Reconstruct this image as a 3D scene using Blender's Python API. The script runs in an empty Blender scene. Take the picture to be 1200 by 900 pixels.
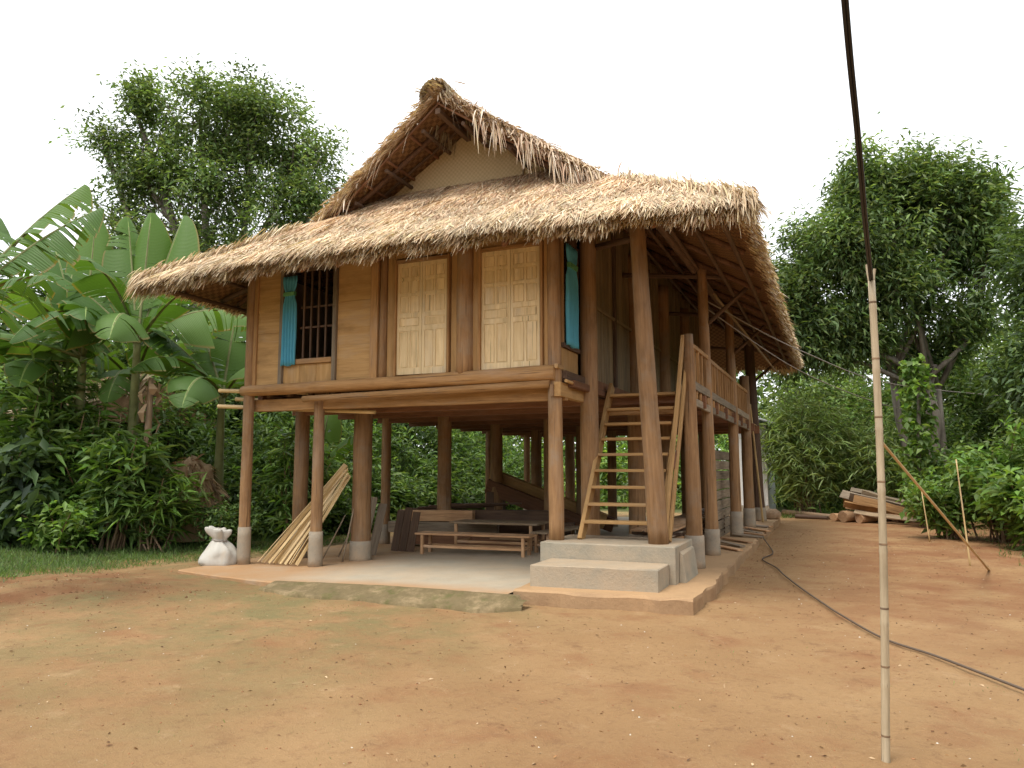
import bpy, math, random
import numpy as np
from mathutils import Matrix, Vector, noise

random.seed(7); rng = np.random.default_rng(7)
SC = bpy.context.scene; COL = SC.collection
rad = math.radians

# ------------------------------------------------------------------ camera, sky, sun, exposure
cam_d = bpy.data.cameras.new('camera'); cam = bpy.data.objects.new('camera', cam_d); COL.objects.link(cam)
cam.location = (3.55, -9.90, 1.60); cam.rotation_euler = (rad(90 + 6.42), 0, rad(23.1))
cam_d.sensor_width = 36; cam_d.lens = 26.4; cam_d.clip_start = .05; cam_d.clip_end = 600
SC.camera = cam
world = bpy.data.worlds.new('World'); SC.world = world; world.use_nodes = True
wn = world.node_tree.nodes; wl = world.node_tree.links; wn.clear()
SUN_EL, SUN_AZ = 66, 200            # degrees; azimuth clockwise from +Y
w_sky = wn.new('ShaderNodeTexSky'); w_sky.sky_type = 'NISHITA'; w_sky.sun_disc = False
w_sky.sun_elevation = rad(SUN_EL); w_sky.sun_rotation = rad(SUN_AZ); w_sky.dust_density = 4
w_mix = wn.new('ShaderNodeMix'); w_mix.data_type = 'RGBA'; w_mix.inputs[0].default_value = .86
w_mix.inputs[7].default_value = (8.6, 8.75, 8.9, 1)       # even white cloud cover over the clear sky
w_bg = wn.new('ShaderNodeBackground'); w_bg.inputs[1].default_value = .1
w_out = wn.new('ShaderNodeOutputWorld')
wl.new(w_sky.outputs[0], w_mix.inputs[6]); wl.new(w_mix.outputs[2], w_bg.inputs[0]); wl.new(w_bg.outputs[0], w_out.inputs[0])
sun_d = bpy.data.lights.new('sun', 'SUN'); sun = bpy.data.objects.new('sun', sun_d); COL.objects.link(sun)
sun_d.energy = 1.5; sun_d.angle = rad(24); sun_d.color = (1, .95, .86)
sd = Vector((math.sin(rad(SUN_AZ)) * math.cos(rad(SUN_EL)), math.cos(rad(SUN_AZ)) * math.cos(rad(SUN_EL)), math.sin(rad(SUN_EL))))
sun.rotation_euler = sd.to_track_quat('Z', 'Y').to_euler(); sun.location = (0, -20, 30)
SC.view_settings.view_transform = 'Standard'; SC.view_settings.look = 'None'
SC.view_settings.gamma = 1; SC.view_settings.use_curve_mapping = False
SC.view_settings.exposure = 1.1
SC.render.engine = 'CYCLES'; SC.cycles.max_bounces = 6; SC.cycles.transparent_max_bounces = 8

# ------------------------------------------------------------------ materials
MATS = {}
class NT:
    def __init__(s, name):
        s.m = bpy.data.materials.new(name); s.m.use_nodes = True; s.n = s.m.node_tree.nodes; s.l = s.m.node_tree.links; s.n.clear()
        s.out = s.n.new('ShaderNodeOutputMaterial'); s.p = s.n.new('ShaderNodeBsdfPrincipled')
        s.l.new(s.p.outputs[0], s.out.inputs[0]); MATS[name] = s.m
        s.p.inputs['Specular IOR Level'].default_value = .3
    def node(s, t, **k):
        n = s.n.new(t)
        for a, b in k.items(): setattr(n, a, b)
        return n
    def coord(s, kind='Object', scale=(1, 1, 1), rand=True):
        tc = s.node('ShaderNodeTexCoord'); mp = s.node('ShaderNodeMapping'); mp.inputs['Scale'].default_value = scale
        src = tc.outputs[kind]
        if rand:
            oi = s.node('ShaderNodeObjectInfo'); ml = s.node('ShaderNodeMath', operation='MULTIPLY'); ml.inputs[1].default_value = 37.
            s.l.new(oi.outputs['Random'], ml.inputs[0]); ad = s.node('ShaderNodeVectorMath', operation='ADD')
            s.l.new(src, ad.inputs[0]); s.l.new(ml.outputs[0], ad.inputs[1]); src = ad.outputs[0]
        s.l.new(src, mp.inputs['Vector']); return mp.outputs[0]
    def noise(s, vec, scale, detail=5, rough=.6):
        n = s.node('ShaderNodeTexNoise'); n.inputs['Scale'].default_value = scale; n.inputs['Detail'].default_value = detail
        n.inputs['Roughness'].default_value = rough; s.l.new(vec, n.inputs['Vector']); return n.outputs['Fac']
    def ramp(s, fac, stops):
        r = s.node('ShaderNodeValToRGB'); e = r.color_ramp.elements
        while len(e) < len(stops): e.new(.5)
        for i, (p, c) in enumerate(stops):
            e[i].position = p; e[i].color = (*c, 1) if len(c) == 3 else c
        s.l.new(fac, r.inputs[0]); return r.outputs[0]
    def mix(s, a, b, fac, blend='MIX'):
        m = s.node('ShaderNodeMix', data_type='RGBA', blend_type=blend)
        for i, v in ((6, a), (7, b), (0, fac)):
            if isinstance(v, (int, float)): m.inputs[i].default_value = v
            elif isinstance(v, tuple): m.inputs[i].default_value = (*v, 1)
            else: s.l.new(v, m.inputs[i])
        return m.outputs[2]
    def vary(s, col, amt=.25):
        oi = s.node('ShaderNodeObjectInfo'); mr = s.node('ShaderNodeMapRange'); mr.inputs[3].default_value = 1 - amt; mr.inputs[4].default_value = 1 + amt
        s.l.new(oi.outputs['Random'], mr.inputs[0]); v = s.node('ShaderNodeVectorMath', operation='SCALE')
        s.l.new(col, v.inputs[0]); s.l.new(mr.outputs[0], v.inputs['Scale']); return v.outputs[0]
    def bump(s, h, strength=.3, dist=.01):
        b = s.node('ShaderNodeBump'); b.inputs['Strength'].default_value = strength; b.inputs['Distance'].default_value = dist
        s.l.new(h, b.inputs['Height']); s.l.new(b.outputs[0], s.p.inputs['Normal'])
    def fin(s, col, rough=.7):
        if isinstance(col, tuple): s.p.inputs['Base Color'].default_value = (*col, 1)
        else: s.l.new(col, s.p.inputs['Base Color'])
        s.p.inputs['Roughness'].default_value = rough; return s.m

def wood(name, dark, light, vary=.2, rough=.72, grain=26, crack=.75, stain=None):
    t = NT(name); v = t.coord(scale=(1, 1, .07)); n1 = t.noise(v, grain, 6, .65)
    v2 = t.coord(scale=(1, 1, .35)); n2 = t.noise(v2, 4.5, 4, .6)
    c = t.ramp(n1, [(.28, dark), (.72, light)])
    c = t.mix(c, tuple(x * .55 for x in dark), t.ramp(n2, [(.5, (0, 0, 0)), (.78, (.7, .7, .7))]))
    if stain:
        v3 = t.coord(scale=(1, 1, 1)); c = t.mix(c, stain, t.ramp(t.noise(v3, 2.2, 6, .7), [(.5, (0, 0, 0)), (.7, (.65, .65, .65))]))
    vc = t.coord(scale=(1, 1, .022)); cr = t.noise(vc, 34, 3, .5); c = t.mix(c, tuple(x * .3 for x in dark), t.ramp(cr, [(.30, (crack, crack, crack)), (.36, (0, 0, 0))]))
    gw = t.noise(t.coord(scale=(1, 1, .25)), 3.1, 5, .7); c = t.mix(c, tuple((.5 * sum(light) / 3 + .5 * x) * .95 for x in light), t.ramp(gw, [(.52, (0, 0, 0)), (.74, (.55, .55, .55))]))
    t.bump(t.mix(n1, cr, .4), .45, .015); return t.fin(t.vary(c, vary), rough)
wood('post_wood', (.215, .114, .050), (.385, .228, .110), .16, stain=(.27, .21, .15))
wood('beam_wood', (.275, .143, .054), (.47, .272, .116), .14)
wood('board_wood', (.37, .208, .078), (.54, .340, .148), .08, grain=15, crack=.25)
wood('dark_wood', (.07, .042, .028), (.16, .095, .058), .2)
wood('pale_wood', (.66, .50, .27), (.86, .69, .43), .05, grain=18)
wood('pale_panel', (.64, .47, .245), (.88, .70, .43), .08, grain=22)
wood('grey_wood', (.16, .12, .085), (.34, .27, .19), .25)
wood('red_wood', (.15, .068, .036), (.27, .13, .066), .2)
wood('shaded_wood', (.085, .042, .024), (.17, .085, .045), .2)  # for the side rafters: under-roof shade put into a darker base colour
wood('split_bamboo', (.50, .34, .15), (.74, .55, .29), .14, rough=.5, grain=30)
wood('pole_bamboo', (.30, .235, .15), (.48, .395, .27), .1, rough=.5, grain=40)
wood('strip_bamboo', (.17, .118, .062), (.32, .228, .125), .3, rough=.6, grain=30)
wood('orange_wood', (.33, .17, .08), (.60, .38, .21), .3)
wood('dry_plank', (.20, .14, .085), (.40, .29, .18), .15)
wood('bark', (.13, .105, .08), (.30, .26, .21), .1, grain=10)
wood('dry_stem', (.12, .075, .045), (.33, .22, .13), .2, grain=12)

def weave(name, c1, c2, sc, gap=.3):
    t = NT(name); v = t.coord('UV', (sc, sc, 1), rand=False)
    ck = t.node('ShaderNodeTexChecker'); ck.inputs['Scale'].default_value = 1.; t.l.new(v, ck.inputs['Vector'])
    w1 = t.node('ShaderNodeTexWave', wave_type='BANDS', bands_direction='X'); w1.inputs['Scale'].default_value = .9
    w2 = t.node('ShaderNodeTexWave', wave_type='BANDS', bands_direction='Y'); w2.inputs['Scale'].default_value = .9
    for w in (w1, w2): t.l.new(v, w.inputs['Vector']); w.inputs['Distortion'].default_value = .6; w.inputs['Detail Scale'].default_value = .4
    h = t.mix(w1.outputs['Color'], w2.outputs['Color'], ck.outputs['Fac'])
    n = t.noise(t.coord('UV', (1, 1, 1), rand=False), 2.5, 5, .65); n3 = t.noise(t.coord('UV', (1, 1, 1), rand=False), 60, 3, .6)
    c = t.mix(c1, c2, n); c = t.mix(c, tuple(x * (1 - gap) for x in c1), ck.outputs['Fac'])
    c = t.mix(c, tuple(x * .45 for x in c1), t.ramp(h, [(0, (.75, .75, .75)), (.3, (0, 0, 0))]))
    c = t.mix(c, tuple(x * .6 for x in c1), t.ramp(n3, [(.5, (0, 0, 0)), (.75, (.5, .5, .5))]))
    t.bump(h, .5, .01); return t.fin(c, .65)
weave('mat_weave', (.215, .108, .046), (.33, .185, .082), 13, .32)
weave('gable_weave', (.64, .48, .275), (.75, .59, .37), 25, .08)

t = NT('soil')
v = t.coord('Object', (1, 1, 1), False)
big = t.noise(v, .32, 5, .6); mid = t.noise(v, 1.5, 6, .62); fine = t.noise(v, 16, 6, .7); grit = t.noise(v, 85, 4, .75)
c = t.mix((.305, .170, .072), (.42, .262, .124), t.ramp(big, [(.3, (0, 0, 0)), (.7, (1, 1, 1))]))
c = t.mix(c, (.28, .122, .053), t.ramp(mid, [(.52, (0, 0, 0)), (.72, (.75, .75, .75))]))
sx = t.node('ShaderNodeSeparateXYZ'); t.l.new(v, sx.inputs[0])
def smooth(sock, a, b):
    m = t.node('ShaderNodeMapRange', interpolation_type='SMOOTHSTEP'); m.inputs[1].default_value = a; m.inputs[2].default_value = b; t.l.new(sock, m.inputs[0]); return m.outputs[0]
def mul(a, b):
    m = t.node('ShaderNodeMath', operation='MULTIPLY')
    for i, q in enumerate((a, b)):
        if isinstance(q, float): m.inputs[i].default_value = q
        else: t.l.new(q, m.inputs[i])
    return m.outputs[0]
moss = mul(mul(smooth(sx.outputs[0], 1.5, -1.), smooth(sx.outputs[1], -8.6, -3.)), t.ramp(t.noise(v, 1.05, 6, .7), [(.40, (0, 0, 0)), (.62, (1, 1, 1))]))
c = t.mix(c, (.225, .19, .08), mul(moss, .95))
c = t.mix(c, (.165, .075, .036), t.ramp(t.noise(v, 3.4, 8, .76), [(.56, (0, 0, 0)), (.72, (.7, .7, .7))]))
c = t.mix(c, (.50, .335, .18), t.ramp(t.noise(v, 2.6, 6, .7), [(.58, (0, 0, 0)), (.75, (.55, .55, .55))]))
red = t.node('ShaderNodeVectorMath', operation='DISTANCE'); t.l.new(v, red.inputs[0]); red.inputs[1].default_value = (-6.5, -2.9, 0)
c = t.mix(c, (.235, .088, .036), mul(smooth(red.outputs['Value'], 2.6, .6), t.ramp(mid, [(.35, (0, 0, 0)), (.6, (.8, .8, .8))])))
c = t.mix(c, (.25, .105, .044), mul(mul(smooth(sx.outputs[0], 2.2, 4.6), smooth(sx.outputs[1], -4, 1.)), t.ramp(t.noise(v, .9, 5, .65), [(.36, (0, 0, 0)), (.6, (.8, .8, .8))])))
c = t.mix(c, (.22, .115, .055), t.ramp(fine, [(.52, (0, 0, 0)), (.74, (.5, .5, .5))]))
c = t.mix(c, (.62, .46, .30), t.ramp(grit, [(.60, (0, 0, 0)), (.74, (.6, .6, .6))]))
# the yard ends at the garden: grass-covered earth beyond
far = t.node('ShaderNodeMath', operation='ADD'); t.l.new(sx.outputs[1], far.inputs[0])
wob = t.node('ShaderNodeMath', operation='MULTIPLY_ADD'); t.l.new(mid, wob.inputs[0]); wob.inputs[1].default_value = 3; wob.inputs[2].default_value = -1.5; t.l.new(wob.outputs[0], far.inputs[1])
lw = t.node('ShaderNodeMath', operation='ADD'); t.l.new(sx.outputs[0], lw.inputs[0]); t.l.new(wob.outputs[0], lw.inputs[1])
mx = t.node('ShaderNodeMath', operation='MAXIMUM'); t.l.new(smooth(far.outputs[0], 17, 19), mx.inputs[0]); t.l.new(smooth(lw.outputs[0], -7.3, -8.4), mx.inputs[1])
c = t.mix(c, t.mix((.06, .065, .025), (.10, .13, .035), fine), mx.outputs[0])
hh = t.mix(fine, grit, .45); t.bump(hh, .9, .05); t.fin(c, .92)

def concrete(name, a, b, soil=.5):
    t = NT(name); v = t.coord('Object', (1, 1, 1), False); n = t.noise(v, 2.2, 6, .65); f = t.noise(v, 30, 5, .7)
    c = t.mix(a, b, t.ramp(n, [(.3, (0, 0, 0)), (.7, (1, 1, 1))]))
    c = t.mix(c, (.44, .27, .14), t.ramp(t.noise(v, 1.1, 6, .7), [(.44, (0, 0, 0)), (.66, (soil, soil, soil))]))
    if name == 'slab_concrete':      # trodden earth over the left part of the floor
        sp0 = t.node('ShaderNodeSeparateXYZ'); t.l.new(v, sp0.inputs[0]); m0 = t.node('ShaderNodeMapRange', interpolation_type='SMOOTHSTEP'); m0.inputs[1].default_value = -2.6; m0.inputs[2].default_value = -4.4; t.l.new(sp0.outputs[0], m0.inputs[0])
        m1 = t.node('ShaderNodeMapRange', interpolation_type='SMOOTHSTEP'); m1.inputs[1].default_value = -.9; m1.inputs[2].default_value = -1.6; t.l.new(sp0.outputs[1], m1.inputs[0]); m2 = t.node('ShaderNodeMath', operation='MAXIMUM'); t.l.new(m0.outputs[0], m2.inputs[0]); t.l.new(m1.outputs[0], m2.inputs[1])
        m3 = t.node('ShaderNodeMath', operation='MULTIPLY'); t.l.new(m2.outputs[0], m3.inputs[0]); t.l.new(t.ramp(t.noise(v, 1.7, 6, .7), [(.25, (.45, .45, .45)), (.55, (.95, .95, .95))]), m3.inputs[1]); c = t.mix(c, (.40, .225, .105), m3.outputs[0])
    c = t.mix(c, tuple(x * .6 for x in a), t.ramp(f, [(.55, (0, 0, 0)), (.8, (.5, .5, .5))]))
    g = t.node('ShaderNodeNewGeometry'); sp = t.node('ShaderNodeSeparateXYZ'); t.l.new(g.outputs['Normal'], sp.inputs[0])
    ml = t.node('ShaderNodeMath', operation='MULTIPLY'); t.l.new(t.ramp(sp.outputs[2], [(.6, (0, 0, 0)), (.95, (soil, soil, soil))]), ml.inputs[0]); t.l.new(t.ramp(t.noise(v, 3.3, 5, .65), [(.35, (.35, .35, .35)), (.65, (1, 1, 1))]), ml.inputs[1])
    c = t.mix(c, (.42, .265, .135), ml.outputs[0])
    t.bump(f, .45, .02); return t.fin(c, .85)
concrete('slab_concrete', (.36, .325, .255), (.47, .425, .335), .26)
concrete('step_concrete', (.28, .255, .20), (.42, .38, .30), .36)
concrete('earth_concrete', (.30, .185, .10), (.40, .27, .155), .8)
concrete('sleeve_concrete', (.28, .24, .185), (.42, .37, .295), .6)
t = NT('mossy_concrete'); v = t.coord('Object', (1, 1, 1), False)
c = t.mix((.085, .068, .030), (.27, .20, .105), t.noise(v, 9, 8, .8)); c = t.mix(c, (.36, .265, .15), t.ramp(t.noise(v, 2.9, 7, .75), [(.48, (0, 0, 0)), (.64, (.75, .75, .75))])); c = t.mix(c, (.10, .105, .03), t.ramp(t.noise(v, 4.7, 6, .7), [(.52, (0, 0, 0)), (.66, (.6, .6, .6))]))
t.bump(t.noise(v, 30, 6, .75), .7, .03); t.fin(c, .95)

def attr_mat(name, rough=.75, trans=0., bumpy=0, sheen=.25):
    t = NT(name); a = t.node('ShaderNodeAttribute', attribute_name='Col')
    t.l.new(a.outputs['Color'], t.p.inputs['Base Color']); t.p.inputs['Roughness'].default_value = rough; t.p.inputs['Specular IOR Level'].default_value = sheen
    if trans:
        tr = t.node('ShaderNodeBsdfTranslucent'); ms = t.node('ShaderNodeMixShader'); ms.inputs[0].default_value = trans
        g = t.mix(a.outputs['Color'], (1.35, 1.3, .55), 1., 'MULTIPLY'); t.l.new(g, tr.inputs[0])
        t.l.new(t.p.outputs[0], ms.inputs[1]); t.l.new(tr.outputs[0], ms.inputs[2]); t.l.new(ms.outputs[0], t.out.inputs[0])
    return t.m
attr_mat('thatch_leaf', .8, .12, sheen=.15); attr_mat('leaf', .5, .38, sheen=.3); attr_mat('litter', .9)
t = NT('thatch_core'); v = t.coord('Object', (1, 1, 1), False)
c = t.mix((.16, .085, .042), (.36, .23, .12), t.noise(v, 28, 6, .7)); t.bump(t.noise(v, 55, 5, .7), .8, .03); t.fin(c, .9)
t = NT('banana_leaf'); uv = t.coord('UV', (1, 1, 1), False)
w = t.node('ShaderNodeTexWave', wave_type='BANDS', bands_direction='Y'); w.inputs['Scale'].default_value = 9; w.inputs['Distortion'].default_value = 1.2; w.inputs['Detail'].default_value = 3
t.l.new(uv, w.inputs['Vector']); oi = t.node('ShaderNodeObjectInfo')
c = t.mix((.055, .115, .024), (.135, .225, .05), oi.outputs['Random']); c = t.mix(c, (.10, .22, .06), mul(w.outputs['Fac'], .35))
ux = t.node('ShaderNodeSeparateXYZ'); t.l.new(uv, ux.inputs[0]); ab = t.node('ShaderNodeMath', operation='ABSOLUTE'); t.l.new(ux.outputs[0], ab.inputs[0])
c = t.mix(c, (.30, .40, .14), smooth(ab.outputs[0], .07, .03)); c = t.mix(c, (.30, .20, .08), mul(smooth(ab.outputs[0], .93, .995), .7))
t.bump(w.outputs['Fac'], .35, .01); t.fin(c, .5); t.p.inputs['Specular IOR Level'].default_value = .25
tr = t.node('ShaderNodeBsdfTranslucent'); ms = t.node('ShaderNodeMixShader'); ms.inputs[0].default_value = .33
t.l.new(t.mix(c, (1.5, 1.5, .5), 1., 'MULTIPLY'), tr.inputs[0]); t.l.new(t.p.outputs[0], ms.inputs[1]); t.l.new(tr.outputs[0], ms.inputs[2]); t.l.new(ms.outputs[0], t.out.inputs[0])

def plain(name, col, rough=.6, var=.12, sc=9, metal=0):
    t = NT(name); v = t.coord(); n = t.noise(v, sc, 5, .65); c = t.mix(tuple(x * (1 - 2 * var) for x in col), tuple(min(1, x * (1 + var)) for x in col), n)
    t.bump(n, .25, .01); t.p.inputs['Metallic'].default_value = metal; return t.fin(c, rough)
plain('blue_cloth', (.105, .40, .56), .85, .08); plain('green_cloth', (.12, .34, .16), .85)
plain('black_rubber', (.022, .022, .024), .5); plain('hose_rubber', (.13, .095, .07), .6, .2)
plain('wire_metal', (.30, .26, .23), .6); plain('white_paint', (.74, .74, .73), .6, .06, 3); plain('grey_metal', (.46, .47, .46), .5, .1, 5)
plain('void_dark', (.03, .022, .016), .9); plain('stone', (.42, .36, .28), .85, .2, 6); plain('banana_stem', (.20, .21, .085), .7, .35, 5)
plain('dark_sheet', (.035, .038, .042), .55); plain('dry_leaf', (.42, .28, .17), .85, .2, 6)
t = NT('sack_cloth'); v = t.coord(); n = t.noise(v, 7, 5, .7)
c = t.mix((.42, .40, .355), (.60, .58, .53), n); c = t.mix(c, (.50, .40, .28), t.ramp(t.noise(v, 3.5, 5, .7), [(.56, (0, 0, 0)), (.74, (.6, .6, .6))]))
sz = t.node('ShaderNodeSeparateXYZ'); t.l.new(v, sz.inputs[0]); t.bump(t.noise(v, 40, 4, .6), .3, .008); t.fin(c, .7)

# ------------------------------------------------------------------ mesh helpers
WM = {}
def link(name, me, M=None, parent=None, label=None, cat=None, group=None, kind=None):
    o = bpy.data.objects.new(name, me); COL.objects.link(o); M = M or Matrix.Identity(4)
    o.matrix_basis = M; WM[o] = M
    if parent is not None: o.parent = parent; o.matrix_parent_inverse = WM[parent].inverted()
    for k, q in (('label', label), ('category', cat), ('group', group), ('kind', kind)):
        if q: o[k] = q
    return o
def empty(name, loc, label, cat, group=None):
    o = link(name, None, Matrix.Translation(loc), None, label, cat, group); o.empty_display_size = .2; return o
class MB:
    def __init__(s): s.v = []; s.f = []; s.c = []; s.mi = []; s.col = (1, 1, 1); s.m = 0
    def add(s, vs, fs):
        k = len(s.v); s.v += [tuple(q) for q in vs]; s.c += [s.col] * len(vs); s.f += [tuple(i + k for i in f) for f in fs]; s.mi += [s.m] * len(fs)
    def box(s, a, b, jit=0.):
        (x0, y0, z0), (x1, y1, z1) = a, b; j = lambda: random.uniform(-jit, jit)
        s.add([(x + j(), y + j(), z + j()) for z in (z0, z1) for y in (y0, y1) for x in (x0, x1)], [(0, 2, 3, 1), (4, 5, 7, 6), (0, 1, 5, 4), (1, 3, 7, 5), (3, 2, 6, 7), (2, 0, 4, 6)])
    def tube(s, pts, rs, n=7, caps=True):
        pts = [Vector(p) for p in pts]; k = len(pts); vs = []; fs = []
        if not hasattr(rs, '__len__'): rs = [rs] * k
        u = None
        for i, p in enumerate(pts):
            d = (pts[min(i + 1, k - 1)] - pts[max(i - 1, 0)]).normalized()
            if u is None: u = d.orthogonal().normalized()
            u = (u - d * u.dot(d)).normalized(); w = d.cross(u)
            for j in range(n):
                a = 2 * math.pi * j / n; vs.append(p + (u * math.cos(a) + w * math.sin(a)) * rs[i])
        for i in range(k - 1):
            for j in range(n): fs.append((i * n + j, i * n + (j + 1) % n, (i + 1) * n + (j + 1) % n, (i + 1) * n + j))
        if caps: fs.append(tuple(range(n))[::-1]); fs.append(tuple((k - 1) * n + j for j in range(n)))
        s.add(vs, fs)
    def mesh(s, name, mats, smooth=False, color=False):
        me = bpy.data.meshes.new(name); me.from_pydata(s.v, [], s.f)
        for m in (mats if isinstance(mats, (list, tuple)) else [mats]): me.materials.append(MATS[m])
        if any(s.mi): me.polygons.foreach_set('material_index', s.mi)
        if color:
            a = me.color_attributes.new('Col', 'FLOAT_COLOR', 'POINT'); a.data.foreach_set('color', np.concatenate([np.array(s.c, float), np.ones((len(s.c), 1))], 1).ravel())
        if smooth: me.polygons.foreach_set('use_smooth', [True] * len(me.polygons))
        me.update(); return me
    def build(s, name, mats, parent=None, smooth=False, M=None, color=False, **k): return link(name, s.mesh(name, mats, smooth, color), M, parent, **k)

def npmesh(name, V, Q, mat, colors=None, smooth=False):
    """V (n,3), Q (m,k) faces of equal size k"""
    me = bpy.data.meshes.new(name); m, k = Q.shape
    me.vertices.add(len(V)); me.vertices.foreach_set('co', np.ascontiguousarray(V, np.float32).ravel())
    me.loops.add(m * k); me.loops.foreach_set('vertex_index', np.ascontiguousarray(Q, np.int32).ravel())
    me.polygons.add(m); me.polygons.foreach_set('loop_start', np.arange(m, dtype=np.int32) * k)
    me.materials.append(MATS[mat])
    if colors is not None:
        a = me.color_attributes.new('Col', 'FLOAT_COLOR', 'POINT'); a.data.foreach_set('color', np.concatenate([colors, np.ones((len(colors), 1))], 1).astype(np.float32).ravel())
    if smooth: me.polygons.foreach_set('use_smooth', np.ones(m, bool))
    me.update(calc_edges=True); me.validate(); return me

def frame_to(p0, p1, roll=0.):
    p0, p1 = Vector(p0), Vector(p1); d = (p1 - p0); L = d.length; z = d.normalized()
    x = Vector((1, 0, 0)); x = x - z * x.dot(z)
    if x.length < .2: x = Vector((0, 1, 0)); x = x - z * x.dot(z)
    x.normalize(); y = z.cross(x); M = Matrix((x, y, z)).transposed().to_4x4(); M.translation = p0
    return M @ Matrix.Rotation(roll, 4, 'Z'), L

def square_mesh(name, L, sx, sy, mat, bev=.006, wob=.0):
    """a sawn timber of length L along local Z with eased arris and slight warp"""
    mb = MB(); n = max(2, int(L / .6) + 1); vs = []; fs = []; b = min(bev, sx * .3, sy * .3)
    prof = [(-sx / 2 + b, -sy / 2), (sx / 2 - b, -sy / 2), (sx / 2, -sy / 2 + b), (sx / 2, sy / 2 - b), (sx / 2 - b, sy / 2), (-sx / 2 + b, sy / 2), (-sx / 2, sy / 2 - b), (-sx / 2, -sy / 2 + b)]
    for i in range(n + 1):
        dx, dy = (random.gauss(0, wob), random.gauss(0, wob)) if 0 < i < n else (0, 0)
        for x, y in prof: vs.append((x + dx, y + dy, L * i / n))
    for i in range(n):
        for j in range(8): fs.append((i * 8 + j, i * 8 + (j + 1) % 8, i * 8 + 8 + (j + 1) % 8, i * 8 + 8 + j))
    fs.append(tuple(range(8))[::-1]); fs.append(tuple(n * 8 + j for j in range(8))); mb.add(vs, fs); return mb.mesh(name, mat)
def beam(name, p0, p1, sx, sy, mat, parent=None, roll=0, wob=.002, **k):
    M, L = frame_to(p0, p1, roll); return link(name, square_mesh(name, L, sx, sy, mat, wob=wob), M, parent, **k)
def log_mesh(name, L, r0, r1, mat, n=14, rough=.035, seed=0, nodes=0, bend=0):
    vs = []; fs = []; k = max(4, int(L / .22)); zs = [L * i / k for i in range(k + 1)]
    if nodes:
        zs = []; z = .0
        while z < L - .02:
            zs += [z, z + .018, z + .036]; z += nodes * random.uniform(.85, 1.15)
        zs.append(L); k = len(zs) - 1
    for i, z in enumerate(zs):
        t = z / L; r = r0 + (r1 - r0) * t
        if nodes: r *= 1.10 if (i % 3 == 1 and i < k) else 1
        bx = bend * math.sin(math.pi * t)
        for j in range(n):
            a = 2 * math.pi * j / n; q = noise.noise(Vector((math.cos(a) * 1.3, math.sin(a) * 1.3 + seed * 7.7, z * 1.4)))
            rr = r * (1 + rough * 2.2 * q); vs.append((rr * math.cos(a) + bx, rr * math.sin(a), z))
    for i in range(k):
        for j in range(n): fs.append((i * n + j, i * n + (j + 1) % n, i * n + n + (j + 1) % n, i * n + n + j))
    fs.append(tuple(range(n))[::-1]); fs.append(tuple(k * n + j for j in range(n)))
    mb = MB(); mb.add(vs, fs); me = mb.mesh(name, mat)
    me.polygons.foreach_set('use_smooth', [len(f) == 4 for f in fs]); return me
_sd = [0]
def log(name, p0, p1, r0, r1, mat, parent=None, **k):
    M, L = frame_to(p0, p1); _sd[0] += 1; kw = {q: k.pop(q) for q in ('n', 'rough', 'nodes', 'bend') if q in k}
    return link(name, log_mesh(name, L, r0, r1, mat, seed=_sd[0], **kw), M, parent, **k)

# ------------------------------------------------------------------ ground
def hgt(x, y):
    h = .022 * noise.noise(Vector((x * .55, y * .55, 0))) + .014 * noise.noise(Vector((x * 1.7, y * 1.7, 3))) + .011 * noise.noise(Vector((x * 4.2, y * 4.2, 9))) + .006 * noise.noise(Vector((x * 9, y * 9, 2)))
    h -= .012
    # low heap of dug earth along the grass on the left
    d = math.hypot((x + 6.3) / 1.6, (y + 2.9) / 1.1); h += .10 * math.exp(-d * d) * (1 + .9 * noise.noise(Vector((x * 2.3, y * 2.3, 5))))
    d = math.hypot((x - 6.2) / 1.8, (y - 6.5) / 3.5); h += .05 * math.exp(-d * d) * (1 + noise.noise(Vector((x * 2, y * 2, 5))))
    g = min(1, max(0, (-6.9 - x) / 5)); h += .35 * g * g
    if -6.2 < x < 2.3 and -1.7 < y < 14.5: h = min(h, .0)
    return h
def axis(lo, hi, step, out):
    a = list(np.arange(lo, hi + 1e-6, step)); s = step; q = lo; left = []
    while q > -out: s *= 1.35; q -= s; left.append(q)
    s = step; q = hi; right = []
    while q < out: s *= 1.35; q += s; right.append(q)
    return left[::-1] + a + right
gx = axis(-9, 8, .085, 260); gy = axis(-9, 9, .085, 260)
V = np.array([(x, y, hgt(x, y)) for y in gy for x in gx]); nx = len(gx)
ii, jj = np.meshgrid(np.arange(nx - 1), np.arange(len(gy) - 1)); a = (jj * nx + ii).ravel()
link('ground', npmesh('ground', V, np.stack([a, a + 1, a + nx + 1, a + nx], 1), 'soil', smooth=True), kind='structure')

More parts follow.
